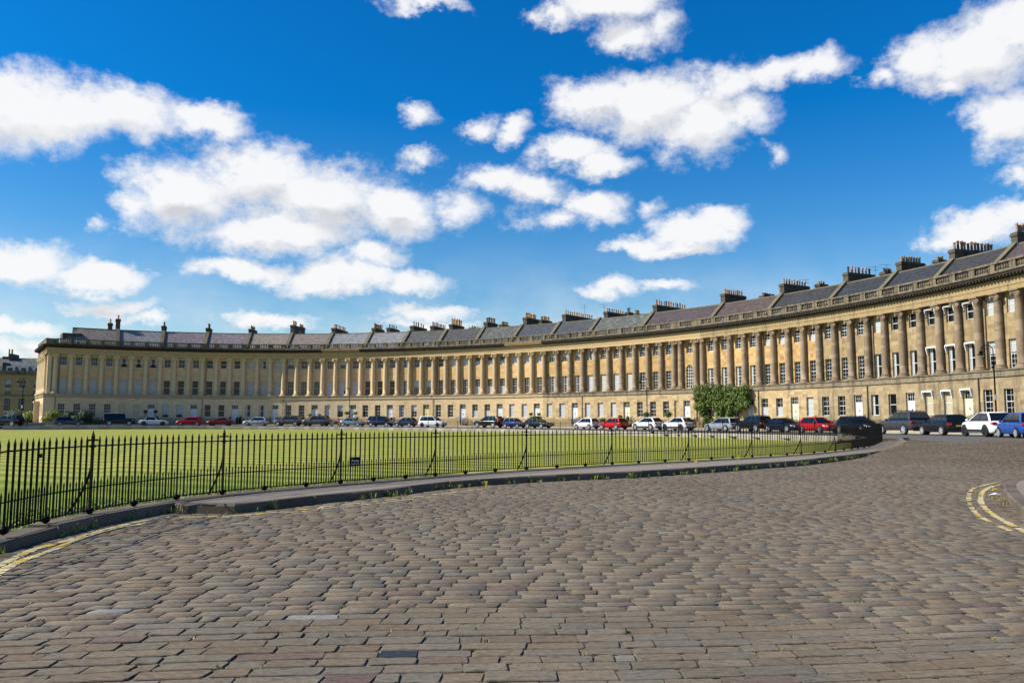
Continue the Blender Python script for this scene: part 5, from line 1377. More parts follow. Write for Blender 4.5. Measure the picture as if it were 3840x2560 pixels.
# ------------------------------------------------------------------ street lamps
def street_lamp(x, D, hgt, label, arm=-.85):
    s = s_at(x, D); q = P(s, D); z = zroad(s)+.14
    t = thing('street_lamp', (q[0], q[1], z), label, 'street lamp', 'black swan neck street lamps')
    mb = MB(); mb.lathe([(.20, 0), (.20, .12), (.14, .2), (.12, .75), (.15, .8), (.13, .9), (.085, 1.0), (.10, 1.5), (.12, 1.56), (.07, 1.62)], 12); obj('base', mb.mesh('base', BLACKIRON, True), t)
    mb = MB(); mb.lathe([(.065, 1.6), (.052, hgt-1.6), (.075, hgt-1.55), (.075, hgt-1.45), (.04, hgt-1.4), (.035, hgt-.55)], 10); obj('pole', mb.mesh('pole', BLACKIRON, True), t)
    mb = MB(); pts = []
    for k in range(13):
        a = math.pi*k/12; pts.append((arm/2+math.cos(a)*(-arm/2)*1.0, 0, hgt-.55+math.sin(a)*.42))
    mb.path(pts, .030, n=6)
    cpts = [(.02+.13*math.cos(a)*(1-a/9), 0, hgt-.25+.13*math.sin(a)*(1-a/9)) for a in np.linspace(-1.2, 5.5, 14)]; mb.path(cpts, .018, n=5)
    c2 = [(arm*.45+.18*math.cos(a)*(1-a/9), 0, hgt-.42+.16*math.sin(a)*(1-a/9)) for a in np.linspace(0, 6, 14)]; mb.path(c2, .016, n=5)
    obj('bracket', mb.mesh('bracket', BLACKIRON), t)
    mb = MB(); mb.lathe([(.03, .05), (.08, 0), (.14, -.02), (.12, -.18), (.26, -.27), (.27, -.31)], 12, (arm, 0, hgt-.60)); sh = obj('lantern', mb.mesh('lantern', BLACKIRON), t)
    mb = MB(); mb.lathe([(.20, -.31), (.17, -.42), (.06, -.48)], 12, (arm, 0, hgt-.60)); obj('lantern_glass', mb.mesh('lantern_glass', simple('lamp_glass', (.35, .33, .28), .15)), sh)
    mb = MB(); mb.box(-.10, .10, -.085, -.075, 2.55, 2.95); obj('notice', mb.mesh('notice', WHITE), t)
    mb = MB(); mb.tube((-.32, 0, hgt-1.9), (.32, 0, hgt-1.9), .014, n=5); obj('ladder_bar', mb.mesh('ladder_bar', BLACKIRON), t)
street_lamp(80, 15.3, 7.2, 'leftmost street lamp, beside the sunlit end of the crescent')
street_lamp(1309, 6.2, 6.5, 'street lamp by the motorbike in front of the lilac blinds')
street_lamp(2427, 6.2, 6.9, 'street lamp behind the two white cars left of the climber')
street_lamp(3738, 6.0, 6.9, 'large street lamp behind the white crossover at the right', -.95)

# ------------------------------------------------------------------ plants
def shrub(name, x, D, y0, y1, wpx, label, cat, mat, n=500, leaf=.10, group=None, depth=None, trunk=False, seed=0, s=None, cutz=None):
    s = s_at(x, D) if s is None else s; q = P(s, D); Yd = q[1]; X = ray(x, 1500)[0]/ray(x, 1500)[1]*Yd
    z1 = z_at(x, y0, Yd); z0 = z_at(x, y1, Yd); r = wpx/2/F_PX*Yd; rz_ = (z1-z0)/2
    zb = zroad(s)+.1
    t = thing(name, (X, Yd, zb), label, cat, group); rnd = random.Random(int(x)+seed); mb = MB()
    leaf_blob(mb, (0, 0, (z0+z1)/2-zb), (r, depth or r*.8, rz_), n, leaf, rnd)
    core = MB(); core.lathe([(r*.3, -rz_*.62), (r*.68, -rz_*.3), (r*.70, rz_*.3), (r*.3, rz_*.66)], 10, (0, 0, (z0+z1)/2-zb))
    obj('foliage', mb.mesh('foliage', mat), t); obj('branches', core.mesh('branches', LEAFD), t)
    if trunk:
        tm = MB(); tm.tube((0, 0, .1), (0, 0, (z0+z1)/2-zb), .035, n=6); obj('trunk', tm.mesh('trunk', BARK), t)
        pm = MB(); pm.lathe([(.18, -.15), (.24, .30), (.26, .32), (.22, .32)], 10, (0, 0, 0)); obj('pot', pm.mesh('pot', CREAMP), t)
    return t
G1 = 'round clipped bay trees beside front doors'
for x, y0, y1, w, lab, mat in ((547, 1535, 1551, 17, 'dark ball tree left of the leftmost white door', LEAFD), (585, 1535, 1551, 17, 'dark ball tree right of the leftmost white door', LEAFD),
  (1163, 1550, 1562, 14, 'green ball tree left of the door behind the silver grey estate', LEAF), (1199, 1550, 1562, 15, 'green ball tree right of the door behind the silver grey estate', LEAF),
  (1302, 1540, 1556, 24, 'yellow green ball tree beside the lamp by the motorbike', LEAFY), (1333, 1541, 1556, 22, 'yellow green ball tree just right of the motorbike lamp', LEAFY),
  (1991, 1545, 1559, 17, 'ball tree left of the white door behind the small black hatchback', LEAF), (2021, 1546, 1559, 17, 'ball tree right of the white door behind the small black hatchback', LEAF),
  (1468, 1564, 1574, 12, 'small dark ball plant behind the blue people carrier', LEAFD)):
    shrub('clipped_tree', x, 2.0, y0, y1, w, lab, 'topiary', mat, 260, .06, G1, trunk=True)
shrub('clipped_bush', 2423, 2.6, 1542, 1566, 32, 'wide clipped bush behind the street lamp near the white cars', 'bush', LEAF, 420, .07, 'clipped domes by the centre house', trunk=True)
shrub('clipped_bush', 2505, 2.6, 1541, 1566, 33, 'wide clipped bush left of the centre house door', 'bush', LEAF, 420, .07, 'clipped domes by the centre house', trunk=True)
shrub('garden_shrub', 203, 3.6, 1534, 1575, 56, 'sunlit yellow green shrub at the corner of the end house', 'shrub', LEAFY, 1100, .12, 'shrubs before the end house')
shrub('garden_shrub', 262, 3.2, 1538, 1582, 44, 'dark shrub second from the corner of the end house', 'shrub', LEAFD, 800, .12, 'shrubs before the end house')
shrub('garden_shrub', 322, 3.2, 1533, 1584, 62, 'tallest dark shrub under the end house windows', 'shrub', LEAFD, 1000, .12, 'shrubs before the end house')
shrub('garden_shrub', 180, 4.6, 1560, 1582, 46, 'low bright shrub at the foot of the sunlit corner', 'shrub', LEAFY, 600, .10, 'shrubs before the end house')
shrub('garden_shrub', 285, 4.4, 1556, 1584, 40, 'small bright green shrub behind the grey blue hatchback', 'shrub', LEAF, 600, .10, 'shrubs before the end house')
shrub('garden_shrub', 1135, 2.8, 1556, 1580, 24, 'green shrub behind the gap between the two grey cars', 'shrub', LEAF, 400, .08)
shrub('garden_shrub', 2258, 3.0, 1566, 1585, 34, 'low green hedge bush between the white and red hatchbacks', 'shrub', LEAF, 420, .07)
shrub('garden_shrub', 2325, 2.6, 1553, 1570, 22, 'thin pale shrub left of the cream door', 'shrub', LEAFY, 200, .06)
shrub('garden_shrub', 2352, 2.6, 1553, 1590, 18, 'slim light green plant before the cream door', 'shrub', LEAF, 200, .06)
shrub('garden_shrub', 2010, 2.6, 1558, 1570, 60, 'low flowering plants under the pair of small ball trees', 'shrub', LEAF, 300, .06)
def hedge():
    s0, s1 = s_at(250, 3.4), s_at(398, 3.4); mb = MB(); rnd = random.Random(8); m = P((s0+s1)/2, 3.4); z = zroad(s0)+.1
    for i in range(14):
        q = P(s0+(s1-s0)*i/13, 3.4); leaf_blob(mb, (q[0]-m[0], q[1]-m[1], .6), (.7, .6, .75), 170, .10, rnd, .3)
    t = thing('hedge', (m[0], m[1], z), 'low dark hedge running behind the grey blue hatchback', 'hedge'); obj('foliage', mb.mesh('foliage', LEAFD), t)
hedge()
def left_bush(x, Yd, y0, y1, w, lab, mat, seed, n=900):
    X = ray(x, 1500)[0]/ray(x, 1500)[1]*Yd; z1 = z_at(x, y0, Yd); z0 = z_at(x, y1, Yd); r = w/2/F_PX*Yd; rnd = random.Random(seed); mb = MB()
    leaf_blob(mb, (0, 0, (z1-z0)/2), (r, r*.7, (z1-z0)/2), n, .13, rnd); t = thing('garden_shrub', (X, Yd, z0), lab, 'shrub', 'sunny shrubs left of the end house'); obj('foliage', mb.mesh('foliage', mat), t)
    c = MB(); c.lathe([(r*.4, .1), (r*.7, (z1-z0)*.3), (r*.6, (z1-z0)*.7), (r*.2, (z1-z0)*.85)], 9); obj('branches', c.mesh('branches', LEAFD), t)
left_bush(62, 150, 1533, 1592, 66, 'feathery bright green shrub behind the leftmost street lamp', LEAF, 1)
left_bush(112, 146, 1540, 1592, 62, 'rounded yellow green shrub left of the sunlit end house', LEAFY, 2)
left_bush(30, 152, 1560, 1592, 40, 'low green shrub behind the black off roader', LEAF, 3)

# the big climber on the house right of the centre
def climber():
    m = P(S[53], .8); z = zroad(S[53])+.1; rnd = random.Random(44)
    t = thing('climbing_shrub', (m[0], m[1], z), 'large leafy green climber covering the lower front of one house', 'climber')
    lf = MB(); tr = MB()
    def at(px, py, D):
        s = s_at(px, D); q = P(s, D); return Vector((q[0]-m[0], q[1]-m[1], z_at(px, py, q[1])-z))
    blobs = []
    for px in range(2622, 2806, 15):
        for py in (1458, 1478, 1498, 1516): blobs.append((px+rnd.uniform(-9, 9), py+rnd.uniform(-7, 8), 1.25, rnd.uniform(.65, 1.05)))
    blobs += [(2618, 1520, 1.2, .8), (2700, 1518, 1.25, .9), (2720, 1512, 1.25, .9), (2640, 1530, 1.2, .8), (2636, 1550, 1.2, .7), (2650, 1568, 1.1, .6), (2632, 1540, 1.2, .7), (2645, 1590, 1.1, .5), (2690, 1530, 1.2, .8), (2702, 1545, 1.2, .7), (2700, 1562, 1.2, .7), (2695, 1580, 1.2, .7), (2750, 1525, 1.2, .75), (2740, 1545, 1.2, .65), (2735, 1560, 1.1, .55), (2785, 1522, 1.2, .7), (2770, 1535, 1.2, .6), (2672, 1585, 1.3, .8), (2720, 1585, 1.3, .6), (2800, 1490, 1.0, .6)]
    for px, py, D, r in blobs:
        c = at(px, py, D); leaf_blob(lf, c, (r*rnd.uniform(.75, 1.0), r*.72, r*.80), 330, .125, rnd, .25)
    for px in (2638, 2698, 2742):
        a = at(px, 1606, 1.0); b = at(px+4, 1540, .9); c = at(px, 1490, .9); tr.tube(a, b, .09, .07, 7); tr.tube(b, c, .07, .05, 7)
    obj('foliage', lf.mesh('foliage', LEAFC), t); obj('trunk', tr.mesh('trunk', BARK), t)
climber()

# ------------------------------------------------------------------ neighbouring building beyond the left end
def neighbour():
    Yd = 176.0; x0 = ray(-60, 1400)[0]/ray(-60, 1400)[1]*Yd; x1 = ray(185, 1400)[0]/ray(185, 1400)[1]*Yd
    zz = lambda y: z_at(60, y, Yd)
    t = thing('side_street_house', (x0+8, Yd, zz(1590)), 'shaded stone house with three dormers behind the left end of the crescent', 'house'); o = t.location
    L = x1-x0
    def fr(p): return (x0+p[0]-o.x, Yd-p[1]-o.y, p[2]-o.z)
    op = []; wins = []; k = Yd/F_PX
    xsw = [(-30+0, 0), (38, 0), (86, 0), (133, 0)]
    X = lambda px: ray(px, 1400)[0]/ray(px, 1400)[1]*Yd-x0
    t.rotation_euler = (0, 0, R(14))
    for px in (-12, 38, 86, 133):
        op.append((X(px)-.62, X(px)+.62, zz(1456), zz(1424))); op.append((X(px)-.62, X(px)+.62, zz(1540), zz(1493)))
    mb = MB(); wall_blocks(mb, fr, L, zz(1605), zz(1404), op, 0, .4, random.Random(77), .35, .05); obj('wall', mb.mesh('wall', WALL[2]), t, kind='stuff')
    for px in (-12, 38, 86, 133):
        for za, zb, st in ((1456, 1424, 't' if px != 86 else 'd'), (1540, 1493, 'd')):
            w, h = 1.24, zz(zb)-zz(za); f = fr_bars(w, h, 3, 4).mesh('window_frame', WHITE); q = fr((X(px), -.14, zz(za))); ob = obj('window', f, t, q, math.pi)
            pm = MB(); pm.box(-w/2+.03, w/2-.03, -.05, -.045, .03, h-.03); obj('pane', pm.mesh('pane', GLASS), ob)
            if st == 't': bm = MB(); bm.box(-.5, .5, -.044, -.040, h*.5, h-.07); obj('blind', bm.mesh('blind', BLIND), ob)
            if za == 1540: bm = MB(); bm.box(-.62, .62, -.02, .06, -.85, -.12); obj('window_panel', bm.mesh('window_panel', WHITE), ob)
        q = fr((X(px), .0, zz(1480))); bm = MB(); bm.box(-.6, .6, 0, .06, 0, .75) if px != 86 else bm.lathe([(1.0, .0), (.7, .6), (.1, .85)], 16); 
        if px != 86: obj('carved_panel', bm.mesh('carved_panel', LEDGE[1]), t, q, math.pi)
    bm = MB(); bm.box(0, L, -.1, .35, zz(1404), zz(1396), fr); bm.box(0, L, .0, .12, zz(1484), zz(1480), fr); bm.box(0, L, -.1, .15, zz(1396), zz(1390), fr); obj('cornice', bm.mesh('cornice', LEDGE[1]), t)
    r = MB(); a = zz(1392); b = zz(1374)+.2; c = zz(1336)
    r.poly([fr(p) for p in ((0, -.3, a), (L, -.3, a), (L, -1.0, b), (0, -1.0, b), (0, -5.2, c), (L, -5.2, c), (L, -10, a), (0, -10, a))], [(0, 1, 2, 3), (3, 2, 5, 4), (4, 5, 6, 7)], mi=0); obj('roof', r.mesh('roof', ROOFM['mottled']), t)
    for px in (42, 87, 135):
        d = MB(); d.box(X(px)-.75, X(px)+.75, -1.6, .02, zz(1395), zz(1374)+.1, fr); q = fr((X(px), .0, 0))
        dm = obj('dormer', d.mesh('dormer', WHITE), t); pm = MB(); pm.box(X(px)-.5, X(px)+.5, .021, .03, zz(1393), zz(1379), fr); obj('pane', pm.mesh('pane', GLASS), dm)
        for i in (-.17, .17): pass
    bm = MB(); bm.box(X(22)-.35, X(22)+.35, -9, .1, zz(1400), zz(1360), fr); bm.box(X(22)-.3, X(22)+.3, -8, -3.5, zz(1360), zz(1322), fr); st = obj('chimney_stack', bm.mesh('chimney_stack', CHIM), t)
    for i, (px, yt) in enumerate(((8, 1306), (18, 1316))):
        pm = MB(); pm.lathe([(.25, 0), (.18, .2), (.16, 1.6), (.2, 1.8)], 8, fr((X(px), -5, zz(1335)))); obj('chimney_pot', pm.mesh('chimney_pot', POTS['y']), st)
    bm = MB(); bm.box(X(2)-.8, X(22), -6, -4.5, zz(1362), zz(1332), fr); obj('chimney_stack', bm.mesh('chimney_stack', CHIM), t)
neighbour()
# low garden wall at the left
s0, s1 = s_at(40, 6.2), s_at(170, 6.2); mb = MB(); sweep(mb, [(6.3, zroad(s0)), (6.3, zroad(s0)+.55), (5.95, zroad(s0)+.55), (5.95, zroad(s0))], list(np.linspace(s0-14, s1, 16)), closed=True, caps=True)
tagm(obj('garden_wall', mb.mesh('garden_wall', LEDGE[0]), None), 'low stone garden wall below the shrubs at the far left', 'wall')

# ------------------------------------------------------------------ vehicles
TYRE = simple('tyre_rubber', (.012, .012, .012), .8); RIM = simple('alloy_rim', (.50, .51, .53), .35, .35); RIMD = simple('dark_rim', (.03, .03, .032), .3, .6)
CARGL = simple('car_glass', (.006, .008, .010), .06, spec=.4); BLKPL = simple('black_plastic', (.012, .012, .013), .5)
TAIL = simple('tail_lamp', (.45, .006, .01), .15, coat=.6); HEAD = simple('head_lamp', (.62, .64, .66), .08, coat=.8); PLY = simple('yellow_plate', (.62, .42, .02), .4); PLW = simple('white_plate', (.7, .7, .68), .4)
CHROME = simple('chrome_trim', (.7, .7, .72), .12, 1.0)
def paint(name, c, metal=0.0): return simple(name, c, .22, metal, coat=.15, spec=.32)
KIND = {  # length, width, height, belt height, hood height, deck height, windscreen base x, roof front x, roof rear x, rear glass base x   (x as fraction, 0 = rear, 1 = nose)
 'hatch': (4.2, 1.78, 1.47, .93, .86, .93, .715, .545, .13, .035, .32), 'small': (3.65, 1.64, 1.49, .92, .88, .92, .74, .57, .12, .03, .29),
 'saloon': (4.7, 1.84, 1.43, .92, .84, .95, .70, .53, .27, .12, .33), 'estate': (4.75, 1.86, 1.48, .92, .86, .92, .69, .53, .10, .025, .33),
 'suv': (4.6, 1.88, 1.66, 1.05, 1.02, 1.05, .70, .55, .10, .03, .36), 'bigsuv': (4.85, 1.95, 1.76, 1.10, 1.06, 1.10, .70, .56, .09, .025, .38),
 'mpv': (4.65, 1.82, 1.72, 1.00, .90, 1.0, .78, .60, .09, .02, .32), 'coupe': (4.35, 1.78, 1.40, .90, .84, .97, .69, .50, .30, .12, .32), 'conv': (4.6, 1.83, 1.40, .90, .84, .94, .66, .52, .24, .14, .33),
 'cross': (4.35, 1.80, 1.57, .99, .95, 1.00, .72, .50, .17, .035, .36),
 'offroad': (4.75, 1.80, 1.98, 1.18, 1.14, 1.18, .70, .665, .03, .012, .40)}
def car_meshes(kind, pm, rimm, roofm=None):
    L, W, H, zb, zh, zd, xws, xrf, xrr, xrb, wr = KIND[kind]; hw_ = W/2
    def top(t):        # upper line of the lower body
        pts = [(0, zd*.78), (.02, zd*.93), (xrb, zd), (xws, zb), (.80, (zb+zh)/2+.01), (.93, zh-.05), (.985, zh*.78), (1, zh*.62)] if kind != 'offroad' else [(0, zd*.6), (.008, zd), (xrb, zd), (xws, zb), (.97, zh), (.99, zh*.93), (1, zh*.6)]
        return float(np.interp(t, [p[0] for p in pts], [p[1] for p in pts]))
    def wid(t): return hw_*float(np.interp(t, [0, .03, .12, .5, .85, .95, 1], [.80, .90, .98, 1, .97, .88, .70] if kind != 'offroad' else [.96, 1, 1, 1, 1, .97, .92]))
    st = sorted(set([0, .012, .03, .07, .12, .2, .3, .4, .5, .6, .7, .78, .86, .92, .96, .985, 1.0, round(xrb, 3), round(xws, 3)]))
    xa, xf = .185, .81                         # axle positions
    zl = lambda t: float(np.interp(t, [0, .05, .95, 1], [.34, .22, .20, .30]))+(.12 if kind in ('suv', 'bigsuv', 'offroad') else 0)
    body = MB(); ring = 13
    for t in st:
        x = (t-.5)*L; w = wid(t); zt = top(t); z0 = zl(t)
        half = [(0, z0), (w*.86, z0), (w*.97, z0+.10), (w, (z0+zt)*.5), (w*.985, zt-.13), (w*.93, zt-.03), (w*.80, zt+.005)]
        pts = [(-y, z) for y, z in half[:0:-1]]+[(0, z0)]+half[1:]
        for y, z in pts: body.v.append((x, y, z))
    n = len(st)
    for i in range(n-1):
        for j in range(ring):
            k = (j+1) % ring; body.f.append((i*ring+j, i*ring+k, (i+1)*ring+k, (i+1)*ring+j)); body.t.append(1); body.m.append(0)
    body.f.append(tuple(range(ring))[::-1]); body.t.append(1); body.m.append(0); body.f.append(tuple((n-1)*ring+j for j in range(ring))); body.t.append(1); body.m.append(0)
    bm = body.mesh('body', pm, True)
    # glasshouse
    gl = MB()
    B = [(xrb, .84), (xws, .84)]; Rf = [(xrr, .66), (xrf, .66)]
    def ringp(k, z, ins):
        xr = xrb+(xrr-xrb)*k; xf_ = xws+(xrf-xws)*k; w = hw_*(.86-(.86-.66)*k)-ins
        return [((xr-.5)*L, -w, z), ((xr+.04-.5)*L, -w-.02, z), ((xf_-.05-.5)*L, -w-.02, z), ((xf_-.5)*L, -w*.82, z), ((xf_-.5)*L, w*.82, z), ((xf_-.05-.5)*L, w+.02, z), ((xr+.04-.5)*L, w+.02, z), ((xr-.5)*L, w, z)]
    zr = H-.06; zb_ = min(zb, zd)-.03
    rings = [(0, zb_), (.3, zb_+(zr-zb_)*.34), (.68, zb_+(zr-zb_)*.70), (1, zr)]
    for k, z in rings: gl.v += ringp(k**1.15, z, 0)
    for i in range(3):
        for j in range(8): k = (j+1) % 8; gl.f.append((i*8+j, i*8+k, (i+1)*8+k, (i+1)*8+j)); gl.t.append(1); gl.m.append(0)
    gm = gl.mesh('window_glass', CARGL, False)
    rf = MB(); R0 = ringp(1, zr-.03, -.015); R1 = [(x*1.0, y*.93, zr+.035) for x, y, z in R0]; cxr = (xrr+xrf)/2-.5
    R2 = [((x/L-cxr)*.80*L+cxr*L, y*.6, zr+.06) for x, y, z in R1]; rf.v = R0+R1+R2
    for i in range(2):
        for j in range(8): k = (j+1) % 8; rf.f.append((i*8+j, i*8+k, (i+1)*8+k, (i+1)*8+j)); rf.t.append(1); rf.m.append(0)
    rf.f.append(tuple(16+j for j in range(8))); rf.t.append(1); rf.m.append(0)
    rm = rf.mesh('roof', roofm or pm, True)
    # pillars: body-coloured strips over the glass
    pil = MB()
    def strip(t0, t1, wd):      # along a side from belt x t0 to roof x t1
        for sy in (-1, 1):
            pts = []
            for k, z in rings:
                kk = k**1.15; w = hw_*(.86-.20*kk)+.030; x = (t0+(t1-t0)*kk-.5)*L; pts.append((x, sy*w, z))
            for a, b in zip(pts, pts[1:]):
                d = wd/2; pil.poly([(a[0]-d, a[1], a[2]), (a[0]+d, a[1], a[2]), (b[0]+d, b[1], b[2]), (b[0]-d, b[1], b[2]), (a[0]-d, a[1]*.94, a[2]), (a[0]+d, a[1]*.94, a[2]), (b[0]+d, b[1]*.94, b[2]), (b[0]-d, b[1]*.94, b[2])], [(0, 1, 2, 3), (0, 3, 7, 4), (1, 5, 6, 2)])
    strip(xws-.02, xrf-.01, .09); strip(xrb+.03, xrr+.03, .20 if kind not in ('coupe', 'conv') else .12)
    mid = (xws+xrb)/2; pmh = pil.mesh('pillar', pm); pil = MB(); strip(mid+.02, (xrf+xrr)/2+.03, .05)
    if kind in ('estate', 'suv', 'bigsuv', 'mpv', 'hatch', 'offroad'): strip(xrb+.17, xrr+.15, .05)
    pmb = pil.mesh('door_pillar', BLKPL)
    # wheel arches, sills, seams
    tr = MB()
    for sy in (-1, 1):
        for xx in (xa, xf):
            x = (xx-.5)*L; y = sy*(wid(xx)+.004); m = 14; c = len(tr.v); tr.v.append((x, y, wr))
            for i in range(m+1): a = math.pi*i/m; tr.v.append((x+math.cos(a)*(wr+.075), y, wr+math.sin(a)*(wr+.075)))
            for i in range(m): tr.f.append((c, c+1+i, c+2+i)); tr.t.append(1); tr.m.append(0)
            tr.poly([(x-wr-.075, y, wr), (x+wr+.075, y, wr), (x+wr+.04, y, .2), (x-wr-.04, y, .2)], [(0, 1, 2, 3)])
        if kind in ('suv', 'bigsuv', 'offroad', 'cross'): tr.box((xa+.08-.5)*L, (xf-.08-.5)*L, min(sy*hw_*.99, sy*(hw_+.012)), max(sy*hw_*.99, sy*(hw_+.012)), .33, .47)
        for xs_ in (mid+.01, mid+.19, mid-.16):
            x = (xs_-.5)*L; y = sy*(wid(xs_)+.002); tr.box(x-.006, x+.006, min(y, y-sy*.03), max(y, y-sy*.03), .40, zb-.12)
    tr.box(-L/2-.004, -L/2+.10, -hw_*.72, hw_*.72, .30, .46); tr.box(L/2-.10, L/2+.006, -hw_*.55, hw_*.55, .30, .60)
    trm = tr.mesh('trim', BLKPL)
    ty = MB(); ty.lathe([(wr*.62, -.11), (wr*.97, -.10), (wr, -.05), (wr, .05), (wr*.97, .10), (wr*.62, .11)], 20); ty.v = [(x, z, y) for x, y, z in ty.v]; tym = ty.mesh('tyre', TYRE, False)
    ri = MB(); 
    for i in range(5):
        a = 2*math.pi*i/5; c, s = math.cos(a), math.sin(a); u = wr*.58; hwd = wr*.12
        ri.poly([(c*.03-s*hwd, .0, s*.03+c*hwd), (c*.03+s*hwd, .0, s*.03-c*hwd), (c*u+s*hwd*1.3, .0, s*u-c*hwd*1.3), (c*u-s*hwd*1.3, .0, s*u+c*hwd*1.3)], [(0, 1, 2, 3)])
    m = 18
    for i in range(m):
        a, b = 2*math.pi*i/m, 2*math.pi*(i+1)/m; r0, r1 = wr*.60, wr*.70
        ri.poly([(math.cos(a)*r0, 0, math.sin(a)*r0), (math.cos(b)*r0, 0, math.sin(b)*r0), (math.cos(b)*r1, 0, math.sin(b)*r1), (math.cos(a)*r1, 0, math.sin(a)*r1)], [(0, 1, 2, 3)])
    rim_ = ri.mesh('rim', rimm)
    hub = MB(); hub.lathe([(wr*.64, -.01), (wr*.64, 0)], 16); hub.v = [(x, z, y) for x, y, z in hub.v]; hubm = hub.mesh('wheel_disc', BLKPL)
    hl = MB(); xh = .965
    hl.poly([((xh-.05-.5)*L, wid(xh-.05)*1.005, zh*.72), ((1-.5)*L-.02, wid(1)*.98, zh*.66), ((1-.5)*L-.02, wid(1)*.98, zh*.80), ((xh-.07-.5)*L, wid(xh-.07)*1.003, zh*.90)], [(0, 1, 2, 3)])
    hl.poly([((1-.5)*L-.015, wid(1)*.99, zh*.66), (L/2+.008, wid(1)*.5, zh*.62), (L/2+.008, wid(1)*.5, zh*.76), ((1-.5)*L-.02, wid(1)*.98, zh*.80)], [(0, 1, 2, 3)])
    hlm = hl.mesh('headlight', HEAD)
    hr = MB(); hr.v = [(x, -y, z) for x, y, z in hl.v]; hr.f = hl.f; hr.t = hl.t; hr.m = hl.m; hrm = hr.mesh('headlight', HEAD)
    tl = MB(); z0, z1 = (zd*.72, zd*.93) 
    tl.box(-L/2-.012, -L/2+.08, wid(.02)*.70, wid(.02)*.98, z0+.04, min(z1, zd*.93)); tl.box(-L/2+.02, -L/2+.20, wid(.04)*.99, wid(.04)*1.008, z0+.08, min(z1, zd*.90))
    tlm = tl.mesh('tail_light', TAIL); tr2 = MB(); tr2.v = [(x, -y, z) for x, y, z in tl.v]; tr2.f = tl.f; tr2.t = tl.t; tr2.m = tl.m; tlr = tr2.mesh('tail_light', TAIL)
    mi = MB(); mi.lathe([(.03, -.08), (.10, -.05), (.11, .05), (.04, .08)], 8); mi.v = [(x*.6, y, z) for x, y, z in mi.v]; mim = mi.mesh('mirror', pm, True)
    pl_ = MB(); pl_.box(-L/2-.02, -L/2-.012, -.26, .26, .62, .74); plm = pl_.mesh('number_plate', PLY); pf = MB(); pf.box(L/2+.008, L/2+.016, -.26, .26, .42, .53); pfm = pf.mesh('number_plate', PLW)
    rg = MB(); rg.box((xws-.01-.5)*L-.0, (xws-.5)*L, -.01, .01, zb, zb+.01)
    return dict(body=bm, glass=gm, roof=rm, pillar=pmh, pillarb=pmb, trim=trm, tyre=tym, rim=rim_, hub=hubm, hl=hlm, hr=hrm, tl=tlm, tr=tlr, mirror=mim, plate=plm, platef=pfm, K=KIND[kind], xa=xa, xf=xf, wid=wid)
ncar = [0]
def car(x0, x1, kind, col, face, label, cat='car', rimm=RIM, metal=.0, rails=False, roofm=None, dD=0, extra=None, sL=None, tilt=0):
    xm = (x0+x1)/2; s = 0
    s = s_at(xm, 9)
    for _ in range(6): s = s_at(xm, DC(s)+dD)
    D = DC(s)+dD; q = P(s, D); T = TAN(s); rz = math.atan2(T[1], T[0])+(0 if face == 'R' else math.pi)+tilt; z = G(q[0], q[1], s, D)+.003
    pm = paint('car_paint', col, metal); M = car_meshes(kind, pm, rimm, roofm); L, W, H = M['K'][:3]; wr = M['K'][-1]
    t = thing('parked_car', (q[0], q[1], z), label, cat, 'cars parked along the crescent', rz)
    a = px_of(*(q+T*L/2), z)[0]; b = px_of(*(q-T*L/2), z)[0]; k = (x1-x0)/abs(a-b)
    obj('body', M['body'], t); obj('window_glass', M['glass'], t); obj('roof', M['roof'], t); obj('pillar', M['pillar'], t); obj('door_pillar', M['pillarb'], t); obj('trim', M['trim'], t)
    for xx in (M['xa'], M['xf']):
        for sy in (-1, 1):
            X = (xx-.5)*L; Yw = sy*(M['wid'](xx)-.085); w = obj('wheel', M['hub'], t, (X, Yw+sy*.085, wr)); obj('tyre', M['tyre'], w, (0, -sy*.075, 0)); obj('rim', M['rim'], w, (0, sy*.045, 0))
    obj('headlight', M['hl'], t); obj('headlight', M['hr'], t); obj('tail_light', M['tl'], t); obj('tail_light', M['tr'], t)
    zb = M['K'][3]; xws = M['K'][6]
    for sy in (-1, 1): obj('mirror', M['mirror'], t, ((xws-.055-.5)*L, sy*(W/2+.06), zb+.06))
    obj('number_plate', M['plate'], t); obj('number_plate', M['platef'], t)
    if rails:
        rr_ = MB(); xr0, xr1 = (M['K'][8]-.5)*L+.2, (M['K'][7]-.5)*L-.1
        for sy in (-1, 1): rr_.box(xr0, xr1, min(sy*.58, sy*.62), max(sy*.58, sy*.62), H+.03, H+.065); [rr_.box(a_, a_+.06, min(sy*.58, sy*.62), max(sy*.58, sy*.62), H-.03, H+.03) for a_ in (xr0, (xr0+xr1)/2, xr1-.06)]
        if rails == 2: rr_.box(xr1-.5, xr1-.44, -.66, .66, H+.07, H+.10); rr_.box(xr0+.4, xr0+.46, -.66, .66, H+.07, H+.10)
        obj('roof_rails', rr_.mesh('roof_rails', CHROME if rails == 1 else BLKPL), t)
    if extra: extra(t, L, W, H)
    ncar[0] += 1
    return t, k
def spare(t, L, W, H):
    mb = MB(); mb.lathe([(.15, -.09), (.34, -.09), (.37, 0), (.34, .09), (.15, .1)], 18); mb.v = [(-L/2-.12+z, x, y+1.0) for x, y, z in mb.v]; obj('spare_wheel', mb.mesh('spare_wheel', TYRE), t)
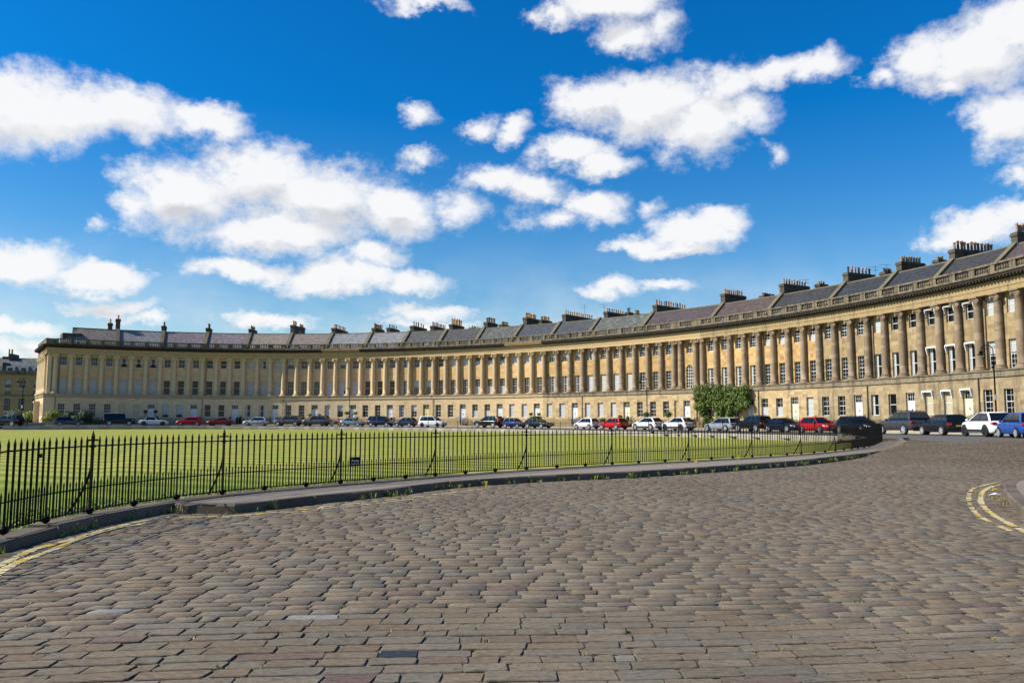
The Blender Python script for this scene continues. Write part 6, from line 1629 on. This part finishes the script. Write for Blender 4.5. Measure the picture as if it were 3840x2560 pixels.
def defender(t, L, W, H):
    spare(t, L, W, H); mb = MB()
    for x in np.linspace(-L*.46, L*.13, 8): mb.box(x, x+.04, -.75, .75, H+.06, H+.10)
    for y in (-.78, .75): mb.box(-L*.47, L*.14, y, y+.03, H+.05, H+.16)
    for x in (-L*.46, -.3, L*.12):
        for y in (-.76, .74): mb.box(x, x+.03, y, y+.02, H-.05, H+.05)
    obj('roof_rack', mb.mesh('roof_rack', simple('rack_grey', (.35, .35, .36), .4, .5)), t)
    mb = MB(); mb.lathe([(.06, 0), (.16, .04), (.12, .14), (.02, .18)], 7, (-.4, .2, H+.10)); mb.box(-.2, .5, .1, .35, H+.10, H+.18); obj('rack_bundle', mb.mesh('rack_bundle', simple('orange_bundle', (.6, .08, .02), .6)), t)
K_ = []
def CAR(*a, **k): K_.append((a[0], a[1], a[2], round(car(*a, **k)[1], 2)))
CAR(-18, 72, 'suv', (.008, .010, .010), 'L', 'black off roader with spare wheel on its back door at the far left', extra=spare, dD=5.0, tilt=-.6)
CAR(207, 310, 'hatch', (.075, .09, .115), 'R', 'slate grey hatchback parked below the end house shrubs', rimm=RIM, metal=.3)
CAR(395, 499, 'offroad', (.006, .009, .016), 'R', 'boxy navy off roader with a loaded roof rack', extra=defender, rimm=RIM)
CAR(523, 630, 'conv', (.66, .66, .66), 'R', 'white convertible with its black soft top up', rimm=RIMD, roofm=BLKPL)
CAR(663, 758, 'hatch', (.42, .006, .008), 'L', 'bright red hatchback between the white convertible and the dark red saloon')
CAR(774, 878, 'coupe', (.20, .004, .012), 'L', 'dark red low saloon with a white mirror', rimm=RIMD)
CAR(915, 1005, 'hatch', (.50, .52, .56), 'L', 'pale silver hatchback right of the dark red saloon', metal=.4)
CAR(1034, 1127, 'bigsuv', (.10, .10, .10), 'L', 'grey estate car left of the larger grey off roader', metal=.3)
CAR(1133, 1237, 'bigsuv', (.085, .09, .105), 'L', 'big slate grey off roader beside the motorbike', metal=.3, rimm=RIMD)
CAR(1277, 1369, 'coupe', (.22, .28, .36), 'R', 'light blue grey coupe right of the motorbike', metal=.4)
CAR(1380, 1479, 'mpv', (.008, .012, .045), 'R', 'dark navy people carrier')
CAR(1481, 1561, 'small', (.010, .022, .065), 'L', 'small dark blue hatchback right of the people carrier')
CAR(1575, 1670, 'mpv', (.70, .70, .70), 'R', 'white compact people carrier below the yellow door', rimm=RIMD)
def tall_lights(t, L, W, H):
    for sy in (-1, 1):
        mb = MB(); y0, y1 = sorted((sy*.70, sy*.84)); mb.box(-L/2+.02, -L/2+.22, y0, y1, 1.02, 1.55); obj('tail_light', mb.mesh('tail_light', TAIL), t)
CAR(1778, 1887, 'bigsuv', (.007, .008, .013), 'L', 'black off roader with tall red tail lights', extra=tall_lights)
CAR(1888, 1970, 'small', (.010, .012, .11), 'R', 'small royal blue car behind the black off roader')
CAR(1972, 2064, 'hatch', (.008, .009, .010), 'R', 'black hatchback right of the small royal blue car')
CAR(2152, 2246, 'small', (.72, .72, .72), 'L', 'small white car with a black tailgate')
CAR(2250, 2349, 'hatch', (.50, .008, .012), 'L', 'bright red hatchback right of the small white car')
CAR(2375, 2482, 'cross', (.72, .72, .72), 'L', 'white crossover, left one of the pair before the centre house')
CAR(2484, 2600, 'cross', (.72, .72, .71), 'L', 'white crossover, right one of the pair before the centre house', rimm=RIMD)
CAR(2645, 2775, 'estate', (.42, .44, .47), 'L', 'silver estate car in front of the leafy climber', metal=.4, rails=1)
CAR(2764, 2886, 'suv', (.006, .006, .008), 'L', 'black off roader with roof bars right of the silver estate', rails=2)
CAR(2880, 3005, 'saloon', (.006, .008, .014), 'R', 'near black saloon between the roof barred off roader and the red hatchback')
CAR(3009, 3131, 'hatch', (.40, .006, .010), 'R', 'red hatchback seen through the fence, facing right')
CAR(3143, 3302, 'estate', (.007, .011, .020), 'R', 'dark navy estate behind the dense end of the iron fence', rails=1)
CAR(3306, 3472, 'bigsuv', (.045, .048, .052), 'L', 'dark grey off roader with bright alloy wheels right of the fence end', metal=.2, rails=2)
CAR(3447, 3627, 'hatch', (.006, .007, .010), 'L', 'black hatchback left of the white crossover')
CAR(3610, 3800, 'cross', (.72, .73, .74), 'L', 'large white crossover with dark wheels at the right', rimm=RIMD)
CAR(3758, 3900, 'small', (.010, .06, .26), 'L', 'bright blue small car cut by the right edge')
print('CARS', K_)

def motorbike():
    s = s_at(1259, 9.4); q = P(s, 9.4); T = TAN(s); z = zroad(s); t = thing('motorcycle', (q[0], q[1], z+.01), 'red motorcycle parked between the big grey off roader and the coupe', 'motorcycle', rz=math.atan2(T[1], T[0]))
    for x in (-.7, .7):
        mb = MB(); mb.lathe([(.20, -.05), (.30, -.05), (.32, 0), (.30, .05), (.20, .05)], 16); mb.v = [(a+x, c, b+.32) for a, b, c in mb.v]; w = obj('wheel', mb.mesh('wheel', TYRE), t)
        m2 = MB(); m2.lathe([(.05, -.03), (.19, -.02), (.19, .02), (.05, .03)], 12); m2.v = [(a+x, c, b+.32) for a, b, c in m2.v]; obj('rim', m2.mesh('rim', RIM), w)
    mb = MB(); mb.lathe([(.05, -.5), (.17, -.3), (.20, .1), (.12, .4), (.03, .55)], 8); mb.v = [(c*1.0+.05, a*.7, b*.8+.72) for a, b, c in mb.v]; obj('body', mb.mesh('body', paint('bike_red', (.45, .01, .01)), True), t)
    mb = MB(); mb.box(-.65, .05, -.14, .14, .80, .90); mb.box(-.9, -.6, -.16, .16, .78, 1.05); obj('seat', mb.mesh('seat', BLKPL), t)
    mb = MB(); mb.path([(.72, 0, .32), (.5, 0, 1.0), (.42, 0, 1.1)], .035); mb.path([(.42, -.36, 1.08), (.45, 0, 1.1), (.42, .36, 1.08)], .02); mb.box(.5, .56, -.18, .18, 1.05, 1.32); mb.box(-.3, .35, -.14, .14, .28, .58); obj('frame', mb.mesh('frame', BLKPL), t)
    mb = MB(); mb.box(-.93, -.92, -.13, .13, .62, .78); obj('number_plate', mb.mesh('number_plate', PLY), t)
motorbike()

# ------------------------------------------------------------------ render settings that do not depend on the viewer
C.render.engine = 'CYCLES'
print('objects', len(bpy.data.objects), 'setts', N_, 'size verts', sum(len(m.vertices) for m in bpy.data.meshes))
